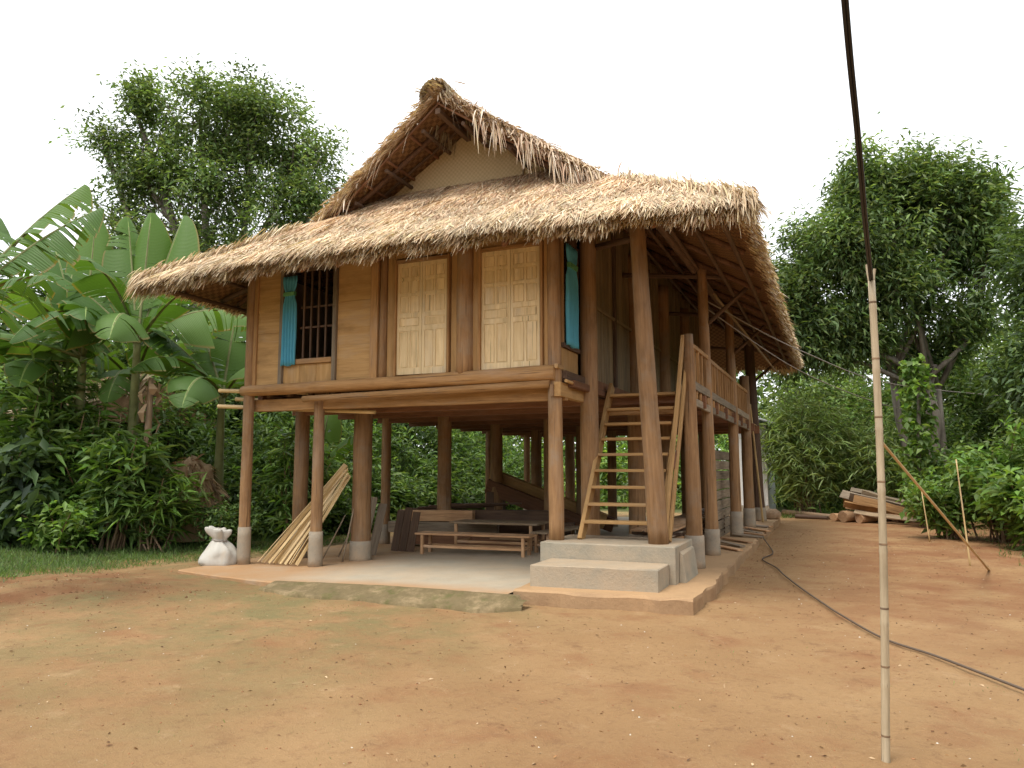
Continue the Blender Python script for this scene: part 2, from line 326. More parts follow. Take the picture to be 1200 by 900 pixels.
def rough_slab(name, poly, z0, z1, mat, jit=.02, seg=.25, edge=.02, **k):
    """flat slab with chipped rim: poly ccw"""
    pts = []
    for i, p in enumerate(poly):
        q = poly[(i + 1) % len(poly)]; L = math.dist(p, q); n = max(1, int(L / seg))
        for j in range(n):
            t_ = j / n; x = p[0] + (q[0] - p[0]) * t_; y = p[1] + (q[1] - p[1]) * t_
            w = jit * noise.noise(Vector((x * 2.5, y * 2.5, 1))) * 2 + random.uniform(-jit, jit) * .4; nn = ((q[1] - p[1]) / L, -(q[0] - p[0]) / L)
            pts.append((x + nn[0] * w, y + nn[1] * w))
    n = len(pts); cx = sum(p[0] for p in pts) / n; cy = sum(p[1] for p in pts) / n
    def inset(p, e): d = math.dist(p, (cx, cy)); return (p[0] + (cx - p[0]) / d * e, p[1] + (cy - p[1]) / d * e)
    vs = [(*p, z0) for p in pts]; vs += [(p[0], p[1], z1 - edge * random.uniform(.6, 1.4)) for p in pts]; vs += [(*inset(p, edge), z1) for p in pts]
    fs = [(i, (i + 1) % n, n + (i + 1) % n, n + i) for i in range(n)] + [(n + i, n + (i + 1) % n, 2 * n + (i + 1) % n, 2 * n + i) for i in range(n)] + [tuple(range(2 * n, 3 * n))]
    mb = MB(); mb.add(vs, fs); return mb.build(name, mat, **k)
def slabz(x): q = min(1, max(0, (x + 5.2) / 4.2)); return .035 + .085 * q * q * (3 - 2 * q)
mb = MB(); xs = [-5.9 + 5.82 * i / 30 for i in range(31)]; yf = lambda x: np.interp(x, [-5.9, -3.5, -.08], [-.98, -1.56, -1.66]) + .03 * noise.noise(Vector((x * 3, 1, 1)))
rows = [[(x, yf(x), -.12) for x in xs], [(x, yf(x), slabz(x) - .015) for x in xs], [(x, yf(x) + .02, slabz(x)) for x in xs]] + [[(x, -.9 + k * 1.2, slabz(x)) for x in xs] for k in range(13)]
mb.add(sum(rows, []), [(k * 31 + i, k * 31 + i + 1, k * 31 + 32 + i, k * 31 + 31 + i) for k in range(len(rows) - 1) for i in range(30)]); mb.build('pavement', 'slab_concrete', kind='structure')
# mossy worn lip that slopes from the floor to the yard, with a broken pale crust along its foot
mb = MB(); N = 110; rows = []
for i in range(N + 1):
    t_ = i / N; x = -3.55 + 3.75 * t_; w = noise.noise(Vector((x * 2, 0, 0))) * .07 + noise.noise(Vector((x * 7, 0, 4))) * .035; e_ = min(1, t_ * 6, (1.0 - t_) * 9); z = slabz(x) * (1 if t_ < .97 else .55)
    yo = -2.04 + w + .22 * (1 - e_); nz = lambda s: noise.noise(Vector((x * 4.5, s, 2))) * .03 + noise.noise(Vector((x * 13, s, 2))) * .012
    rows += [(x, yf(x) + .16, z - .004), (x, yf(x) + .03, z + .012 + nz(0) * .3), (x, yf(x) - .06, z * .93 + nz(1)), (x, (yf(x) * 2 + yo) / 3 - .03, z * .72 + nz(2)), (x, (yf(x) + yo * 2) / 3, z * .50 + nz(3)), (x, yo + .04, .035 + nz(4) * .8), (x, yo, .02 + nz(5) * .6), (x, yo - .01, -.08)]
mb.add(rows, [(i * 8 + j, i * 8 + 8 + j, i * 8 + 9 + j, i * 8 + 1 + j) for i in range(N) for j in range(7)])
mb.build('pavement_edge', 'mossy_concrete', smooth=True, kind='structure')
rough_slab('side_pavement', [(-.06, -1.42), (2.06, -1.25), (2.10, -.6), (2.04, 3), (2.02, 13.9), (-.06, 13.9)], -.15, .16, 'earth_concrete', .035, .18, .03, kind='structure')
st = empty('concrete_steps', (.8, -.4, .16), 'concrete landing with a lower step at the foot of the wooden stairs', 'steps')
rough_slab('lower_step', [(.04, -1.10), (1.60, -.98), (1.60, -.335), (.04, -.335)], .14, .42, 'step_concrete', .006, .2, .012, parent=st)
rough_slab('landing', [(-.12, -.33), (1.68, -.33), (1.68, .9), (-.12, .9)], .14, .625, 'step_concrete', .006, .2, .012, parent=st)
mb = MB(); mb.add([(1.685, -.1, .15), (1.77, -.1, .15), (1.77, .8, .15), (1.685, .8, .15), (1.685, -.05, .54), (1.72, -.05, .50), (1.72, .8, .52), (1.685, .8, .54)], [(0, 1, 5, 4), (1, 2, 6, 5), (2, 3, 7, 6), (3, 0, 4, 7), (4, 5, 6, 7)])
mb.build('side_kerb', 'step_concrete', st)

# ------------------------------------------------------------------ the house
H = empty('stilt_house', (-2.7, 5, .05), 'large wooden stilt house with a deep straw thatched roof', 'house')
def post(x, y, z0, x1, y1, z1, r0, r1, sleeve=0, mat='post_wood'):
    o = log('post', (x, y, z0), (x1, y1, z1), r0, r1, mat, H)
    if sleeve:
        s = link('post_base', log_mesh('post_base', sleeve, r0 * 1.16, r0 * 1.10, 'sleeve_concrete', n=18, rough=.012), Matrix.Translation((x, y, z0 - .02)), o)
    return o
post(-5.48, -.02, .04, -5.52, 0, 4.95, .095, .085, .62)          # front row
post(-4.14, .12, .04, -4.14, .12, 2.86, .10, .085, .58)
post(-.01, .02, .61, -.03, 0, 5.0, .108, .09)
post(1.40, .02, .61, 1.22, -.15, 5.05, .135, .105)
post(-3.92, 1.05, .04, -3.92, 1.05, 2.9, .165, .16, .36)         # second row, thick
post(-5.22, 1.05, .04, -5.22, 1.05, 2.9, .13, .13, .5)
post(.16, 1.05, .14, .16, 1.05, 5.9, .145, .13)
for y in (3.8, 6.4, 9.0, 11.8):
    post(-5.2, y, .04, -5.2, y, 2.9, .10, .10, .42); post(-3.8, y, .04, -3.8, y, 2.9, .15, .14, .36); post(.2, y, .14, .2, y, 5.6, .16, .15, .3)
    post(-1.8, y + .3 if y > 4 else 4.6, .04, -1.8, y + .3 if y > 4 else 4.6, 2.9, .12, .12, .3)
post(1.62, 1.45, .15, 1.62, 1.35, 3.60, .13, .075, .50)          # verandah row: newel, then posts to the roof
post(1.61, 3.25, .15, 1.56, 3.25, 5.22, .115, .08, .46)
post(1.58, 6.95, .15, 1.56, 6.95, 5.25, .12, .09, .56)
post(1.58, 9.6, .15, 1.56, 9.6, 3.9, .13, .12, .5)
post(1.60, 12.2, .15, 1.45, 12.2, 5.3, .15, .14, .4, 'dark_wood')

FZ = 2.90   # floor level
log('front_beam', (-5.6, -.06, 2.895), (.02, -.06, 2.93), .085, .115, 'beam_wood', H, rough=.05)
log('front_pole', (-4.3, -.10, 2.715), (-.05, -.10, 2.775), .05, .055, 'beam_wood', H)
beam('floor_beam', (-5.5, .16, 2.66), (.1, .16, 2.66), .12, .2, 'beam_wood', H)
beam('floor_beam', (-5.4, 1.05, 2.66), (.25, 1.05, 2.66), .14, .22, 'red_wood', H)
for y in (2.4, 3.8, 5.1, 6.4, 7.7, 9.0, 10.4, 11.8): beam('floor_beam', (-5.4, y, 2.66), (1.7, y, 2.66), .12, .2, 'red_wood', H)
for x in (-5.45, -3.9, -1.8, .16): beam('joist', (x, .2, 2.80), (x, 12, 2.80), .1, .1, 'red_wood', H)
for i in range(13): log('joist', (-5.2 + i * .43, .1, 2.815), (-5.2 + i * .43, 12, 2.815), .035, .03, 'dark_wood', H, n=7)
beam('side_beam', (.06, -.12, 2.70), (.06, 1.05, 2.70), .10, .2, 'board_wood', H)
beam('side_joist_box', (.08, .06, 2.90), (.08, .95, 2.90), .12, .15, 'dark_wood', H)
log('side_pole', (.17, -.06, 2.815), (.17, .95, 2.795), .025, .022, 'board_wood', H, n=8)
beam('peg', (.06, -.16, 3.02), (.06, .10, 3.02), .05, .06, 'board_wood', H)
beam('peg', (-.01, -.14, 2.60), (-.01, -.14, 2.76), .05, .05, 'post_wood', H)
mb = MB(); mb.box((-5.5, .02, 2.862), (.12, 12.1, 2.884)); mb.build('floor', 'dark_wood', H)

# front wall, built of its own pieces on the floor beam
def plank(name, x0, x1, z0, z1, mat, y=0., th=.03, parent=None):   # horizontal or vertical board in the front wall
    w, h = x1 - x0, z1 - z0
    if w >= h: return beam(name, (x0, y, (z0 + z1) / 2), (x1, y, (z0 + z1) / 2), h, th, mat, parent or H, roll=math.pi / 2 if False else 0)
    return beam(name, ((x0 + x1) / 2, y, z0), ((x0 + x1) / 2, y, z1), w, th, mat, parent or H)
def xboard(name, x0, x1, z0, z1, mat, y=0., th=.03, parent=None):
    """board with its length along X: local Z along X, width (local Y) along Z"""
    me = square_mesh(name, x1 - x0, th, z1 - z0, mat, bev=.004)
    M = Matrix(((0, 0, 1, x0), (-1, 0, 0, y), (0, -1, 0, (z0 + z1) / 2), (0, 0, 0, 1)))
    return link(name, me, M, parent or H)
def zboard(name, x0, x1, z0, z1, mat, y=0., th=.03, parent=None):
    me = square_mesh(name, z1 - z0, x1 - x0, th, mat, bev=.004)
    return link(name, me, Matrix.Translation(((x0 + x1) / 2, y, z0)), parent or H)
ZT = 5.05
def hboards(x0, x1, zs, mat='board_wood', y=0.):
    for a, b in zip(zs[:-1], zs[1:]): xboard('wall_board', x0, x1, a + .0015, b - .0015, mat, y + random.uniform(-.003, .003))
zboard('stud', -5.43, -5.36, 2.98, ZT, 'beam_wood', -.012, .07)
hboards(-5.357, -4.875, (2.985, 3.86, ZT))
zboard('stud', -4.872, -4.80, 2.98, ZT, 'grey_wood', -.025, .08)
zboard('stud', -3.80, -3.73, 2.98, ZT, 'grey_wood', -.025, .08)
for x0, x1 in ((-4.795, -4.47), (-4.467, -4.13), (-4.127, -3.805)): zboard('wall_board', x0, x1, 2.985, 3.30, 'board_wood', 0)
W1 = xboard('window', -4.795, -3.805, 3.303, 3.385, 'beam_wood', -.02, .09); W1['label'] = 'barred window opening beside the blue curtain on the front wall'
xboard('head', -4.795, -3.805, 4.86, ZT, 'dark_wood', 0, .06, W1)
for i in range(5): zboard('bar', -4.43 + i * .148, -4.40 + i * .148, 3.385, 4.86, 'dark_wood', 0, .03, W1)
for z in (3.90, 4.24): xboard('crossbar', -4.50, -3.805, z, z + .032, 'dark_wood', .026, .02, W1)
hboards(-3.725, -3.07, (2.985, 4.28, ZT))
zboard('door_jamb', -3.065, -2.93, 2.98, ZT, 'beam_wood', -.04, .09)
log('wall_post', (-2.86, -.02, 2.96), (-2.86, 0, ZT), .068, .06, 'post_wood', H)
zboard('wall_board', -2.79, -2.66, 2.985, ZT, 'board_wood', 0)
def door(x0, x1, z0, z1, lab):
    D = zboard('door', x0 - .045, x1 + .045, z0 - .02, z1 + .06, 'beam_wood', .03, .03); D['label'] = lab     # back of the frame; jambs and leaves stand on it
    for a, b in ((x0 - .045, x0 - .004), (x1 + .004, x1 + .045)): zboard('jamb', a, b, z0 - .02, z1 + .06, 'beam_wood', -.03, .085, D)
    xboard('lintel', x0 - .004, x1 + .004, z1 + .006, z1 + .06, 'beam_wood', -.02, .07, D)
    m = (x0 + x1) / 2
    for a, b in ((x0, m - .003), (m + .003, x1)):
        zboard('leaf', a, b, z0, z1, 'pale_wood', -.008, .022, D)
        h = z1 - z0; w = b - a; s = .045; c = (a + b) / 2
        fr = MB(); rows = [0, .055, .385, .425, .505, .545, .70, .725, .84, .865, .965, 1.0]; y0, y1 = -.031, -.0195
        fr.box((a, y0, z0), (a + s, y1, z1)); fr.box((b - s, y0, z0), (b, y1, z1))
        for k in range(0, 12, 2): fr.box((a + s, y0, z0 + h * rows[k]), (b - s, y1, z0 + h * rows[k + 1]))
        for k in (1, 5, 7, 9): fr.box((c - .016, y0, z0 + h * rows[k]), (c + .016, y1, z0 + h * rows[k + 1]))
        fr.build('leaf_frame', 'pale_wood', D)
        def cell(u0, u1, k):
            p0, p1 = z0 + h * rows[k] + .016, z0 + h * rows[k + 1] - .016
            zboard('panel', u0 + .014, u1 - .014, p0, p1, 'pale_panel', -.022, .012, D)
        for k in (1, 5, 7, 9): cell(a + s, c - .016, k); cell(c + .016, b - s, k)
        cell(a + s, b - s, 3)
    return D
door(-2.60, -1.72, 3.03, 4.78, 'panelled double door of pale new wood, nearer the window')
for a, b, mt, y in ((-1.665, -1.56, 'board_wood', 0), (-1.30, -1.215, 'board_wood', 0)): zboard('wall_board', a, b, 2.985, ZT, mt, y)
log('wall_post', (-1.43, -.01, 2.96), (-1.43, 0, ZT), .135, .125, 'post_wood', H)
door(-1.15, -.22, 3.03, 4.80, 'panelled double door of pale new wood beside the corner post')
zboard('wall_board', -.17, -.10, 2.985, ZT, 'board_wood', 0)
xboard('wall_head', -5.5, 0, 5.06, 5.16, 'dark_wood', 0, .1); xboard('wall_head', -5.4, 0, 5.165, 5.40, 'dark_wood', 0, .05)
for xx in ((-2.66, -1.66), (-1.21, -.16)): xboard('wall_board', xx[0], xx[1], 4.87, ZT, 'board_wood', .005)

# side bay with the second window, then bamboo-strip wall
def yboard(name, y0, y1, z0, z1, mat, x, th=.03, parent=None):
    me = square_mesh(name, z1 - z0, th, y1 - y0, mat, bev=.004); return link(name, me, Matrix.Translation((x, (y0 + y1) / 2, z0)), parent or H)
yboard('wall_board', .12, .86, 2.99, 3.32, 'board_wood', .03)
W2 = yboard('window', .12, .86, 3.325, 3.39, 'dark_wood', .05, .08); W2['label'] = 'side window beside the corner post, hung with the second blue curtain'
yboard('frame_stile', .12, .18, 3.393, 4.95, 'beam_wood', .04, .06, W2); yboard('frame_stile', .80, .86, 3.393, 4.95, 'dark_wood', .04, .06, W2)
for y in (.32, .46, .60, .72): yboard('bar', y, y + .025, 3.393, 4.95, 'dark_wood', .0, .025, W2)
yboard('wall_board', .12, .86, 4.955, 5.6, 'dark_wood', .03)
yboard('side_sill', 1.2, 12, 2.86, 2.98, 'red_wood', .12, .1)
strips = {}
y = 1.24
while y < 11.9:
    w = random.choice((.07, .09, .11))
    if w not in strips: strips[w] = [square_mesh('wall_strip', 3.05, .016, w, 'strip_bamboo', bev=.003, wob=.002) for _ in range(2)]
    link('wall_strip', random.choice(strips[w]), Matrix.Translation((.14 + random.uniform(-.006, .006), y + w / 2, 2.985)), H); y += w + random.uniform(.004, .016)
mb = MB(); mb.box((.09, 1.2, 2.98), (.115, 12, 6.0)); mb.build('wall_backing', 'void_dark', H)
for y in (2.5, 5.2): yboard('stud', y, y + .09, 2.985, 5.7, 'dark_wood', .175, .05)
for z in (4.15,): beam('wall_rail', (.18, 1.2, z), (.18, 11.9, z), .03, .05, 'strip_bamboo', H)
mb = MB(); mb.box((-5.54, .05, 2.98), (-5.50, 12, 5.2)); mb.build('left_wall', 'strip_bamboo', H)
mb = MB(); mb.box((-5.5, 11.97, 2.9), (.12, 12.0, 5.9)); mb.build('rear_wall', 'strip_bamboo', H)

# verandah deck with railing
for i in range(11): 
    x = .30 + i * .125; beam('deck_board', (x, 1.95, 2.795), (x, 12.1, 2.795), .115, .028, 'board_wood', H)
beam('deck_beam', (.2, 1.98, 2.70), (1.62, 1.98, 2.70), .08, .15, 'red_wood', H)
beam('deck_beam', (.2, 2.0, 2.52), (1.60, 2.0, 2.52), .08, .12, 'beam_wood', H)
for i, (a, b) in enumerate(((1.55, 3.14), (3.36, 6.84), (7.06, 9.5))):
    R = beam('railing', (1.62, a, 3.47), (1.62, b, 3.49), .055, .07, 'beam_wood', H)
    beam('rail', (1.64, a, 2.86), (1.64, b, 2.86), .045, .13, 'grey_wood', R); beam('rail', (1.64, a, 2.60), (1.64, b, 2.60), .045, .12, 'grey_wood', R)
    n = max(3, int((b - a) / .34))
    for j in range(n):
        y = a + (b - a) * (j + .7) / (n + .4); beam('baluster', (1.62, y, 2.93), (1.62, y, 3.44), .05, .035, 'beam_wood', R)
        log('spindle', (1.62, y + .13, 2.665), (1.62, y + .13, 2.795), .03, .03, 'beam_wood', R, n=8)
# staircase
S = empty('staircase', (.8, .3, .62), None, None); S.parent = H; S.matrix_parent_inverse = WM[H].inverted()
for k in ('label', 'category'):
    if k in S: del S[k]
beam('stringer', (.27, .22, .60), (.27, 1.94, 2.93), .06, .17, 'board_wood', S); beam('stringer', (1.37, .30, .60), (1.37, 1.94, 2.93), .05, .15, 'board_wood', S)
for i in range(9):
    q = (i + 1) / 9.6; y = .24 + 1.70 * q; z = .62 + 2.28 * q; w = random.uniform(-.01, .01)
    me = square_mesh('tread', 1.03, .24, .042, 'board_wood', bev=.004); link('tread', me, Matrix(((0, 0, 1, .305), (1, 0, 0, y - .02 + w), (0, 1, 0, z), (0, 0, 0, 1))), S)
beam('handrail', (1.47, .10, .72), (1.55, 1.30, 3.56), .045, .10, 'board_wood', S); beam('handrail', (1.50, .22, .64), (1.57, 1.36, 3.05), .04, .10, 'board_wood', S)
beam('rail_strut', (1.50, .62, 1.60), (1.54, .92, 2.10), .03, .06, 'red_wood', S)

# ------------------------------------------------------------------ roof
XR, XL, XM, ZE, ZR = 2.75, -6.75, -2.0, 4.60, 7.55
KS = (ZR - ZE) / (XR - XM); KF = .73; YE, YV, YG, YM = -1.2, .55, 1.22, 6.3
def verge(z): return YV - .05 - .42 * max(0, z - 5.8) / (ZR - 5.8)      # gable edge, leaning out towards the ridge
def ys(z): return min(verge(z), YE + (z - ZE) / KF)
nR = Vector((KS, 0, 1)).normalized(); nF = Vector((0, -KF, 1)).normalized()
def sag(v): return -.10 * math.sin(math.pi * v) * (1 - .3 * v)
def side_pt(u, v, s):
    z = ZE + (ZR - ZE) * v; y0 = ys(z); y = y0 + (2 * YM - 2 * y0) * u
    x = XM + s * (XR - XM) * (1 - v); return Vector((x, y, z + sag(v) + .05 * noise.noise(Vector((y * .6, v * 3, s))) * (1 - v)))
def front_pt(u, v, s=1):
    y = YE + (YG + .05 - YE) * v; z = ZE + KF * (y - YE); h = (z - ZE) / KS; x0, x1 = XL + h, XR - h
    x = x0 + (x1 - x0) * u; e = abs(u - .5) * 2
    zz = z + .6 * sag((z - ZE) / (ZR - ZE)) + .045 * noise.noise(Vector((x * .7, v * 2, 7))) * (1 - v) + .10 * (1 - e ** 2) * (1 - v) - .05 * e ** 4 * (1 - u) * (1 - v)
    return Vector((x, y if s > 0 else 2 * YM - y, zz))
TH = .17
def core(fn, nu, nv, nrm, mb, lining=True):
    n = (nu + 1) * (nv + 1); top = []; bot = []
    for j in range(nv + 1):
        for i in range(nu + 1):
            p = fn(i / nu, j / nv); b = noise.noise(p * 3.1) * .03; top.append(p + nrm * (TH * .5 + b)); bot.append(p - nrm * TH * .5)
    g = lambda o, i, j: o + j * (nu + 1) + i
    mb.m = 0; fs = [(g(0, i, j), g(0, i + 1, j), g(0, i + 1, j + 1), g(0, i, j + 1)) for j in range(nv) for i in range(nu)]
    for i in range(nu): fs += [(g(0, i, 0), g(n, i, 0), g(n, i + 1, 0), g(0, i + 1, 0)), (g(0, i, nv), g(0, i + 1, nv), g(n, i + 1, nv), g(n, i, nv))]
    for j in range(nv): fs += [(g(0, 0, j), g(0, 0, j + 1), g(n, 0, j + 1), g(n, 0, j)), (g(0, nu, j), g(n, nu, j), g(n, nu, j + 1), g(0, nu, j + 1))]
    mb.add(top + bot, fs)
    fb = [(g(n, i, j), g(n, i, j + 1), g(n, i + 1, j + 1), g(n, i + 1, j)) for j in range(nv) for i in range(nu)]; k = len(mb.v) - 2 * n
    mb.f += [tuple(q + k for q in f) for f in fb]; mb.mi += [1] * len(fb)
mb = MB()
core(lambda u, v: side_pt(u, v, 1), 60, 24, nR, mb); core(lambda u, v: side_pt(u, v, -1), 60, 24, Vector((-KS, 0, 1)).normalized(), mb)
core(lambda u, v: front_pt(u, v, 1), 48, 14, nF, mb); core(lambda u, v: front_pt(u, v, -1), 30, 8, Vector((0, KF, 1)).normalized(), mb)
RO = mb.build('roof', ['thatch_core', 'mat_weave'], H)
uvl = RO.data.uv_layers.new(name='UVMap'); co = np.array([v.co for v in RO.data.vertices]); li = np.zeros(len(RO.data.loops), np.int32); RO.data.loops.foreach_get('vertex_index', li)
uvs = np.stack([co[li, 1], np.abs(co[li, 0] - XM) * 1.2], 1)
fr = np.zeros(len(RO.data.polygons)); 
for p in RO.data.polygons:
    if abs(p.normal.y) > abs(p.normal.x): 
        for q in p.loop_indices: uvs[q] = (co[li[q], 0], co[li[q], 1] * 1.2)
uvl.data.foreach_set('uv', uvs.ravel())

# thatch leaves
STRAW = np.array([(.52, .385, .235), (.60, .47, .305), (.43, .285, .165), (.34, .205, .115), (.48, .345, .20), (.63, .53, .37), (.39, .305, .20), (.55, .44, .24)]); STRAW = STRAW * .80 + .20 * STRAW.mean(1, keepdims=True) * np.array([1.08, 1., .92]); STRAW = STRAW * 1.10
def blades(P, D, Nn, L, W, droop, cols, seg=3):
    """P base, D direction, Nn surface normal, all (n,3); bends by gravity"""
    n = len(P); D = D / np.linalg.norm(D, axis=1, keepdims=True); Sd = np.cross(D, Nn + rng.normal(0, .45, (n, 3))); Sd /= np.linalg.norm(Sd, axis=1, keepdims=True) + 1e-9
    prof = [.75, 1., .8, .12] if seg == 3 else [.8, 1, .1]; Vv = []
    for i in range(seg + 1):
        s = i / seg; c = P + D * (L * s)[:, None]; c[:, 2] -= droop * L * s * s; w = (W * prof[i] * .5)[:, None]
        Vv += [c - Sd * w, c + Sd * w]
    Vv = np.stack(Vv, 1).reshape(-1, 3); k = 2 * (seg + 1); b = (np.arange(n) * k)[:, None]
    Q = np.concatenate([b + np.array([2 * i, 2 * i + 1, 2 * i + 3, 2 * i + 2]) for i in range(seg)], 1).reshape(-1, 4)
    return Vv, Q, np.repeat(cols, k, 0)
def pick(n, w=None, lum=(.82, 1.25)):
    c = STRAW[rng.choice(len(STRAW), n, p=w)]; return c * rng.uniform(lum[0], lum[1], (n, 1))
class Acc:
    def __init__(s): s.V = []; s.Q = []; s.C = []; s.k = 0
    def add(s, r): V, Q, C = r; s.V.append(V); s.Q.append(Q + s.k); s.C.append(C); s.k += len(V)
    def obj(s, name, mat, parent=None, **kw): return link(name, npmesh(name, np.concatenate(s.V), np.concatenate(s.Q), mat, np.concatenate(s.C)), None, parent, **kw)
def cover(acc, fn, nrm, down, n, vr=(0, 1), lmin=.14, lmax=.36, weights=None):
    u = rng.random(n); v = vr[0] + (vr[1] - vr[0]) * rng.random(n)
    P = np.array([fn(a, b) for a, b in zip(u, v)]); nn = np.tile(np.array(nrm), (n, 1))
    patch = np.array([noise.noise(Vector(p) * 1.6) for p in P])
    P = P + nn * (TH * .5 + rng.uniform(-.01, .045, n) + patch * .035)[:, None]
    lat = np.cross(np.array(down), np.array(nrm)); ang = rng.normal(0, .34, n) + patch * .3
    D = np.array(down)[None] * np.cos(ang)[:, None] + lat[None] * np.sin(ang)[:, None] + nn * rng.uniform(-.02, .075, n)[:, None]
    C = pick(n, weights) * (1 + .35 * patch[:, None])
    old = (rng.random(n) < np.clip(v * 1.3 - .1, 0, .75))[:, None]; C = np.where(old, C * np.array([.95, .84, .80]), C)
    acc.add(blades(P, D, nn, rng.uniform(lmin, lmax, n), rng.uniform(.008, .022, n), rng.uniform(.0, .22, n), C))
def eave(acc, fn, nrm, down, n, vmax=.07, droop=(.0, .45), L=(.09, .23), out=.0):
    u = rng.random(n); v = rng.random(n) * vmax
    P = np.array([fn(a, b) for a, b in zip(u, v)]); nn = np.tile(np.array(nrm), (n, 1)); P = P + nn * (rng.uniform(-.6, .62, n) * TH)[:, None]
    patch = np.array([noise.noise(Vector(p) * 3.3) for p in P]); lat = np.cross(np.array(down), np.array(nrm)); ang = rng.normal(0, .28, n)
    D = np.array(down)[None] * np.cos(ang)[:, None] + lat[None] * np.sin(ang)[:, None] + np.array([0, 0, -1.])[None] * rng.uniform(-.1, .25, n)[:, None]
    acc.add(blades(P, D, nn, rng.uniform(L[0], L[1], n) * (1 + .7 * patch), rng.uniform(.012, .032, n), rng.uniform(*droop, n), pick(n, lum=(.8, 1.25))))
dF = Vector((0, -1, -KF)).normalized(); dR = Vector((1, 0, -KS)).normalized(); dL = Vector((-1, 0, -KS)).normalized(); nL = Vector((-KS, 0, 1)).normalized()
fF = lambda u, v: front_pt(u, v, 1); fR = lambda u, v: side_pt(u, v, 1); fL = lambda u, v: side_pt(u, v, -1)
A = Acc(); cover(A, fF, nF, dF, 62000, (0, 1)); cover(A, fF, nF, dF, 14000, (0, .2), .14, .3); eave(A, fF, nF, dF, 15000); A.obj('thatch', 'thatch_leaf', RO, kind='stuff')
A = Acc(); cover(A, fR, nR, dR, 20000, (.03, 1)); eave(A, fR, nR, dR, 5500, .022, (.0, .3), (.04, .13)); A.obj('thatch', 'thatch_leaf', RO, kind='stuff')
A = Acc(); cover(A, fL, nL, dL, 15000); eave(A, fL, nL, dL, 5000, .03, (.0, .3), (.05, .15))
fB = lambda u, v: front_pt(u, v, -1); nB = Vector((0, KF, 1)).normalized(); dB = Vector((0, 1, -KF)).normalized()
cover(A, fB, nB, dB, 6000); eave(A, fB, nB, dB, 3500); A.obj('thatch', 'thatch_leaf', RO, kind='stuff')
# hips: rounded rolls of leaves where slopes meet at the corners
A = Acc()
for s, n in ((1, 6500), (-1, 5000)):
    v = rng.random(n) ** 1.1 * .40; P = np.array([side_pt(0, q, s) for q in v]) + rng.normal(0, .06, (n, 3)) + np.array([0, 0, .09])
    th = rng.random(n)[:, None]; side = np.array(dR if s > 0 else dL); D = np.array(dF)[None] * (1 - th) + side[None] * th + rng.normal(0, .10, (n, 3))
    A.add(blades(P, D, np.tile(np.array((0, 0, 1.)), (n, 1)), rng.uniform(.14, .32, n), rng.uniform(.010, .026, n), rng.uniform(.2, .7, n), pick(n)))
A.obj('hip_thatch', 'thatch_leaf', RO, kind='stuff')
# verge fringe: long leaves hanging from the two gable edges
A = Acc()
for s, n in ((1, 3000), (-1, 1150)):
    v0 = (5.72 - ZE) / (ZR - ZE); v = v0 + (1 - v0) * rng.random(n); side = np.array(dR if s > 0 else dL)
    P = np.array([side_pt(0, q, s) for q in v]); nn = np.array(nR if s > 0 else nL); P += nn[None] * (rng.uniform(-.35, .6, n) * TH)[:, None] + np.array([0, 1, 0])[None] * rng.uniform(-.08, .16, n)[:, None]
    cl = np.array([noise.noise(Vector((q * 19., s * 5, 0))) for q in v]); th = rng.normal(.45, .22, n)[:, None]
    D = side[None] * th + np.array([0, -1, 0])[None] * rng.uniform(.1, .5, (n, 1)) + rng.normal(0, .10, (n, 3))
    lng = rng.random(n) < (.30 if s > 0 else .20) * np.clip((.90 - v) * 5, .03, 1); L = np.where(lng & (cl > -.05), rng.uniform(.24, .50, n), rng.uniform(.06, .17, n)) * (1 + .3 * cl)
    dr = np.where(lng, rng.uniform(1.0, 2.2, n), rng.uniform(.1, .6, n)); L = np.where(lng, L / (1 + .35 * dr), L)
    c = pick(n, lum=(.95, 1.35)); c[:, 2] *= 1.1
    A.add(blades(P, D, np.tile(nn, (n, 1)), L, rng.uniform(.012, .03, n), dr, c))
A.obj('verge_fringe', 'thatch_leaf', RO, kind='stuff')
# ridge cap
mb = MB(); n = 30
pts = [(XM, -.02 + 12.3 * i / n, ZR + .03 + .015 * math.sin(i * 1.7)) for i in range(n + 1)]; mb.tube(pts, [.13] + [.16] * (n - 1) + [.14], 12)
rc = mb.build('ridge_cap', 'thatch_core', RO, smooth=True)
A = Acc(); n = 8000; y = -.04 + 12.3 * rng.random(n) ** 1.6; a = rng.uniform(-1.5, 1.5, n)
P = np.stack([XM + np.sin(a) * .24, y, ZR - .03 + np.cos(a) * .21], 1); sg = np.sign(a + 1e-6)
D = np.stack([sg * np.cos(a) * .9, rng.normal(-.08, .22, n), -np.abs(np.sin(a)) - .45], 1)
A.add(blades(P, D, np.stack([np.sin(a), 0 * a, np.cos(a)], 1), np.where(y < .6, .30, 1) * rng.uniform(.2, .5, n), rng.uniform(.015, .035, n), rng.uniform(.1, .5, n), pick(n, lum=(.7, 1.1)) * np.array([.92, .97, 1.])))
n = 140; P = np.stack([XM + rng.normal(.0, .14, n), rng.uniform(-.06, .3, n), ZR + .03 + rng.normal(0, .05, n)], 1); D = np.stack([rng.normal(.0, .35, n), -np.ones(n), rng.normal(-.12, .10, n)], 1)
A.add(blades(P, D, np.tile(np.array((0, 0, 1.)), (n, 1)), rng.uniform(.1, .26, n), rng.uniform(.012, .03, n), rng.uniform(.0, .2, n), pick(n, lum=(.7, 1.1))))
A.obj('ridge_thatch', 'thatch_leaf', RO, kind='stuff')

